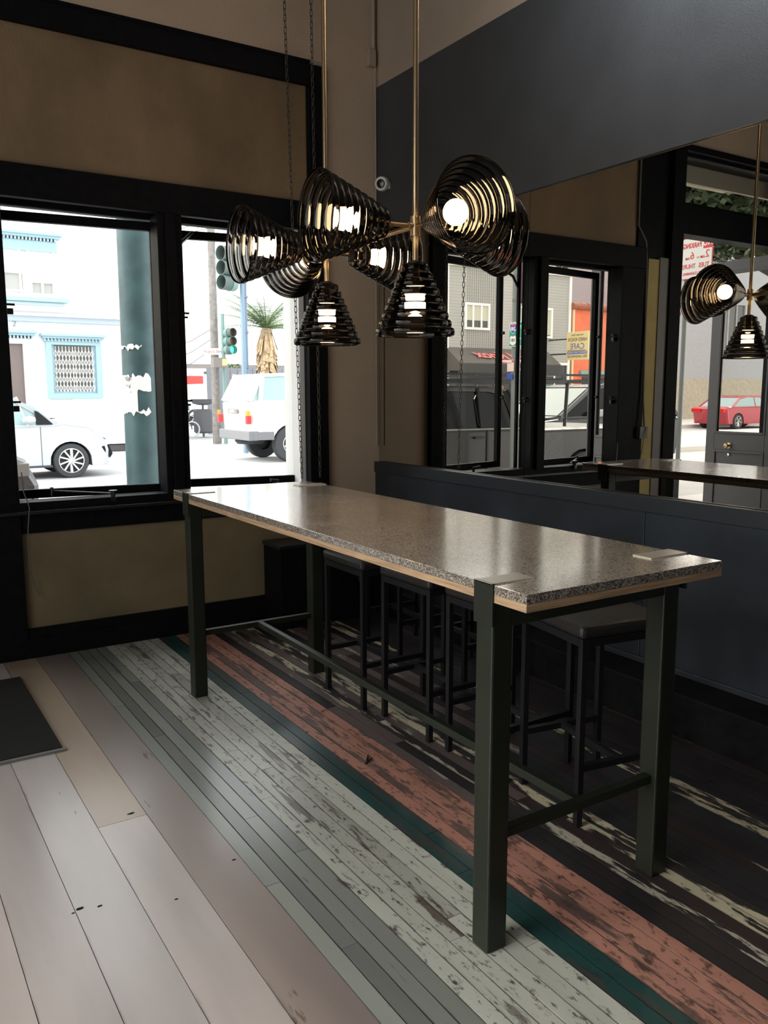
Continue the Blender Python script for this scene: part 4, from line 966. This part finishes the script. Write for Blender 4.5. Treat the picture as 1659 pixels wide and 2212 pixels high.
for z in (2.3, 3.3, 4.3, 4.75): MB().tube([(0, 0, z), (0, 0, z+.05)], .12, 16).build('collar', mat('slate_blue_post', (.12, .17, .23), .5), lp, smooth=True)
# bins, bicycle rider
bn2 = thing('food_cart', 'dark round cart with a wide pan on top at the far corner', 'cart', (10.75, 29.0, 0))
MB().lathe([(.28, .14), (.34, .2), (.34, .95), (.28, 1.0)], 20).build('drum', mat('charcoal_drum', (.10, .10, .11), .6), bn2, smooth=True)
MB().lathe([(.15, 1.15), (.36, 1.2), (.42, 1.36), (.38, 1.36), (.0, 1.25)], 20).build('pan', mat('charcoal_drum', (.10, .10, .11), .6), bn2, smooth=True)
MB().tube([(0, 0, 0.0), (0, 0, 1.18)], .04, 8).build('post', GREYM, bn2)
bc = thing('bicycle', 'bicycle with white rims leaning at the far corner beside the cart', 'bicycle', (9.9, 28.6, 0))
for x in (-.28, .28):
    pts = [(x+.27*math.cos(2*PI*k/20), 0, .30+.27*math.sin(2*PI*k/20)) for k in range(20)]
    MB().tube(pts, .028, 6, closed=True).build('wheel', mat('white_tyre', (.5, .5, .5), .6), bc)
b = MB(); 
for a_, c_ in (((-.28, 0, .3), (-.05, 0, .62)), ((-.05, 0, .62), (.2, 0, .62)), ((.2, 0, .62), (0, 0, .3)), ((0, 0, .3), (-.05, 0, .62)), ((-.28, 0, .3), (0, 0, .3)), ((.2, 0, .72), (.28, 0, .3))): b.bar(a_, c_, .03)
b.build('frame', BLKG, bc)
# person standing by the bicycle
def skin_person(name, label, loc, rz, joints, edges, m, hair):
    t = thing(name, label, 'person', loc, rz)
    me = bpy.data.meshes.new('body'); me.from_pydata([j[0] for j in joints], edges, []); o = bpy.data.objects.new('body', me); COL.objects.link(o); o.parent = t
    md = o.modifiers.new('skin', 'SKIN'); sv_ = me.skin_vertices[0].data
    for i, j_ in enumerate(joints): sv_[i].radius = (j_[1], j_[1]*.85); sv_[i].use_root = (i == 0)
    o.modifiers.new('sub', 'SUBSURF').levels = 1; o.modifiers['sub'].render_levels = 1; me.materials.append(m)
    MB().lathe([(0, .115), (.06, .10), (.095, .04), (.10, -.02), (.08, -.07), (0, -.08)], 14, Matrix.Translation(joints[3][0])).build('hood', hair, t, smooth=True)
    return t
J = [((0, 0, .92), .15), ((0, 0, 1.15), .15), ((0, 0, 1.38), .10), ((0, 0, 1.62), .09),
     ((-.19, 0, 1.38), .06), ((-.25, .06, 1.12), .05), ((-.2, .26, .98), .035), ((.19, 0, 1.38), .06), ((.25, .06, 1.12), .05), ((.2, .26, .98), .035),
     ((-.1, 0, .88), .10), ((-.12, .03, .48), .07), ((-.12, -.02, .08), .05), ((.1, 0, .88), .10), ((.12, .03, .48), .07), ((.12, -.02, .08), .05), ((-.12, .12, .04), .04), ((.12, .12, .04), .04)]
E_ = [(0, 1), (1, 2), (2, 3), (2, 4), (4, 5), (5, 6), (2, 7), (7, 8), (8, 9), (0, 10), (10, 11), (11, 12), (12, 16), (0, 13), (13, 14), (14, 15), (15, 17)]
skin_person('person', 'person in a grey jacket standing by the bicycle at the far corner', (10.15, 29.6, -.02), PI, J, E_, mat('grey_jacket', (.24, .25, .28), .8), mat('dark_hair', (.05, .05, .06), .8))
skin_person('person', 'person in a light grey top walking past the awning across the street', (-16.0, 26.5, .13), 2.4, J, E_, mat('light_grey_top', (.45, .48, .48), .8), mat('brown_skin_hair', (.18, .09, .06), .8))
# far low building, red awning
fb = thing('low_far_building', 'long low white building far beyond the crossing', 'building', (22, 62, 0))
MB().box(-9, 14, 0, 8, 0, 3.6).build('wall', WHB, fb); box('fascia', (-9, 14, -.3, 0, 3.45, 3.75), GREYM, fb)
for a in (-6, -2, 2, 6): hwindow(fb, a, a+2, 1.2, 2.6, 0, GREYM)
rd = thing('red_truck', 'red and white truck passing far away behind the bicycle', 'truck', (13.7, 39.5, 0))
MB().box(-1.6, 1.0, 0, 2, .5, 2.0).build('body', WHB, rd); MB().box(-1.6, 1.0, -.02, 2.02, 2.02, 2.4).build('canopy', mat('red_canopy', (.75, .06, .05), .5), rd)
for x in (-1, .5): wheel(rd, x, -.01, .4, -1, 5)
fe = thing('board_fence', 'grey fence behind the palm trees', 'fence', (13.5, 31, 0))
for k in range(12): box('board', (-1.8+k*.32, -1.5+k*.32, 0, .05, 0, 2.55), mat('fence_grey', (.26, .27, .3), .8), fe)
b = MB().box(-1.9, 2.1, .05, .1, 2.3, 2.4).build('rail', GREYM, fe)

# --- trees
def leaf_cloud(name, blobs, n, size, m, parent, seed):
    random.seed(seed); V = []; F = []
    for i in range(n):
        cx, cy_, cz, rx, ry, rz_ = random.choice(blobs)
        d = Vector((random.gauss(0, 1), random.gauss(0, 1), random.gauss(0, 1))).normalized()*(random.random()**.4)
        p = Vector((cx+d.x*rx, cy_+d.y*ry, cz+d.z*rz_)); s = size*random.uniform(.6, 1.3)
        a = Vector((random.gauss(0, 1), random.gauss(0, 1), random.gauss(0, .6))).normalized(); b_ = a.cross(Vector((random.gauss(0, 1), random.gauss(0, 1), random.gauss(0, 1))).normalized())
        if b_.length < .1: continue
        b_.normalize(); k = len(V); V += [p-a*s, p+b_*s*.45, p+a*s, p-b_*s*.45]; F.append((k, k+1, k+2, k+3))
    me = bpy.data.meshes.new(name); me.from_pydata(V, [], F); me.materials.append(m); o = bpy.data.objects.new(name, me); COL.objects.link(o); o.parent = parent; stuff(o); return o
def leafm(name, col):
    M = mat(name, col, .5, var=.45, vscale=2.0); return M
t = thing('street_tree', 'dark leafy street tree whose crown hangs before the entrance transom', 'tree', (-7.4, 8.6, 0))
MB().tube([(0, 0, 0), (.1, 0, 1.6), (.0, .1, 3.4), (.2, 0, 4.6)], [.14, .12, .11, .08], 12).build('trunk', mat('tree_bark', (.09, .07, .055), .9, var=.3), t, smooth=True)
b = MB()
for a in range(7): b.tube([(0, 0, 3.2+a*.15), (1.2*math.cos(a*.9), 1.2*math.sin(a*.9), 4.0+.1*a), (2.3*math.cos(a*.9), 2.3*math.sin(a*.9), 4.9)], [.07, .05, .02], 7)
b.build('branches', mat('tree_bark', (.09, .07, .055), .9), t, smooth=True)
leaf_cloud('foliage', [(2.2, -.4, 5.3, 2.6, 2.2, 1.5), (3.6, -.8, 4.7, 1.8, 1.6, .9), (4.1, -1.2, 5.6, 1.6, 1.5, 1.2), (.2, .3, 5.2, 2.4, 2.0, 1.2), (4.4, .5, 4.5, 1.5, 1.5, .75), (3.6, .5, 4.2, 1.4, 1.3, .6), (2.2, 1.2, 4.5, 1.8, 1.6, .8), (1.2, 1.6, 4.5, 1.9, 1.6, .9), (2.8, -1.0, 4.1, 1.6, 1.2, .5)], 34000, .085, leafm('dark_leaf', (.05, .075, .03)), t, 11)
t = thing('street_tree', 'light green tree beyond the far pavement right of the warehouse', 'tree', (-33.5, 22.2, 0), 0)
MB().tube([(0, 0, 0), (.1, 0, 2.0), (0, 0, 4.2)], [.12, .10, .07], 10).build('trunk', mat('tree_bark', (.09, .07, .055), .9), t, smooth=True)
leaf_cloud('foliage', [(0, 0, 5.2, 2.2, 2.2, 2.0), (1.0, 0, 3.9, 1.7, 1.6, 1.1), (-1.5, .5, 4.6, 2, 1.8, 1.4)], 9000, .12, leafm('light_leaf', (.16, .28, .08)), t, 12)
t = thing('background_tree', 'tall green tree rising behind the grey house and orange cafe', 'tree', (-34.2, 39.6, 0), 0)
MB().tube([(0, 0, 0), (.2, 0, 4.0), (0, 0, 8)], [.3, .25, .15], 10).build('trunk', mat('tree_bark', (.09, .07, .055), .9), t, smooth=True)
leaf_cloud('foliage', [(1.6, 0, 9.5, 3.0, 2.5, 2.6), (2.0, 0, 6.5, 2.2, 2, 2.5), (3.6, 0, 10.6, 2.8, 2.2, 2.0), (.4, 0, 7.6, 1.4, 1.4, 1.6)], 9000, .16, leafm('olive_leaf', (.17, .22, .09)), t, 13)
t = thing('shrub', 'small round bush beyond the white off-roader', 'shrub', (13.6, 33.2, 0))
MB().tube([(0, 0, 0), (0, 0, 1.6)], .05, 8).build('stem', mat('tree_bark', (.09, .07, .055), .9), t)
leaf_cloud('foliage', [(0, 0, 1.9, 1.0, .8, .9)], 2500, .09, leafm('bush_leaf', (.12, .17, .07)), t, 14)
def palm(loc, h, label, seed, droop, nf, rad, skirt):
    random.seed(seed); t = thing('palm_tree', label, 'tree', loc)
    PB = mat('palm_trunk', (.46, .34, .24), .9, var=.35, vscale=6)
    b = MB(); b.tube([(0, 0, 0), (.05, 0, h*.5), (0, 0, h)], [.20, .16, .17], 12)
    z = .4
    while z < h: b.lathe([(.19, z), (.225, z+.06), (.17, z+.1)], 12); z += .16
    b.build('trunk', PB, t)
    for k in range(nf):
        a = 2.4*k; el = random.uniform(.1, 1.25); L_ = rad*random.uniform(.8, 1.1); pts = []
        for q in range(8):
            u = q/7; r_q = L_*u*math.cos(el*(1-.5*u)); z_q = h+L_*u*math.sin(el)-droop*u*u*L_
            pts.append(Vector((r_q*math.cos(a), r_q*math.sin(a), z_q)))
        fb_ = MB(); fb_.tube(pts, [.022-.0025*q for q in range(8)], 4)
        for q in range(1, 29):
            u = q/29*7; i = int(u); p = pts[min(i, 6)].lerp(pts[min(i+1, 7)], u-i); d = (pts[min(i+1, 7)]-pts[max(i-0, 0)]).normalized() if i < 7 else d
            sd_ = d.cross(Vector((0, 0, 1))).normalized()
            for s in (-1, 1):
                tip = p+(sd_*s*.8+d*.6+Vector((0, 0, -.35))).normalized()*(.52*math.sin(PI*min(.95, .15+q/32)))
                fb_.quad(p, p+d*.03, tip, tip-d*.006)
        fb_.build('frond', leafm('palm_leaf', (.16, .24, .10)), t, recalc=False)
    if skirt:
        sk_ = MB()
        for k in range(160):
            a = random.uniform(0, 2*PI); z0 = h-random.uniform(0, skirt); r0_ = .18; l = random.uniform(.5, .9); d = Vector((math.cos(a), math.sin(a), 0)); sdv = Vector((-d.y, d.x, 0))*.05
            p = d*r0_+Vector((0, 0, z0)); q_ = d*(r0_+.22)+Vector((0, 0, z0-l)); sk_.quad(p-sdv, p+sdv, q_+sdv, q_-sdv)
        stuff(sk_.build('dead_frond_skirt', mat('dry_frond', (.55, .40, .24), .9, var=.3, vscale=5), t, recalc=False))
    return t
palm((12.95, 28.2, 0), 3.9, 'short green palm tree with splayed fronds above the white off-roader roof', 21, .25, 26, 2.0, 1.3)
palm((13.6, 24.6, 0), 5.2, 'taller palm tree with a dry straw-coloured frond skirt, at the window edge', 22, .75, 20, 1.3, 2.2)
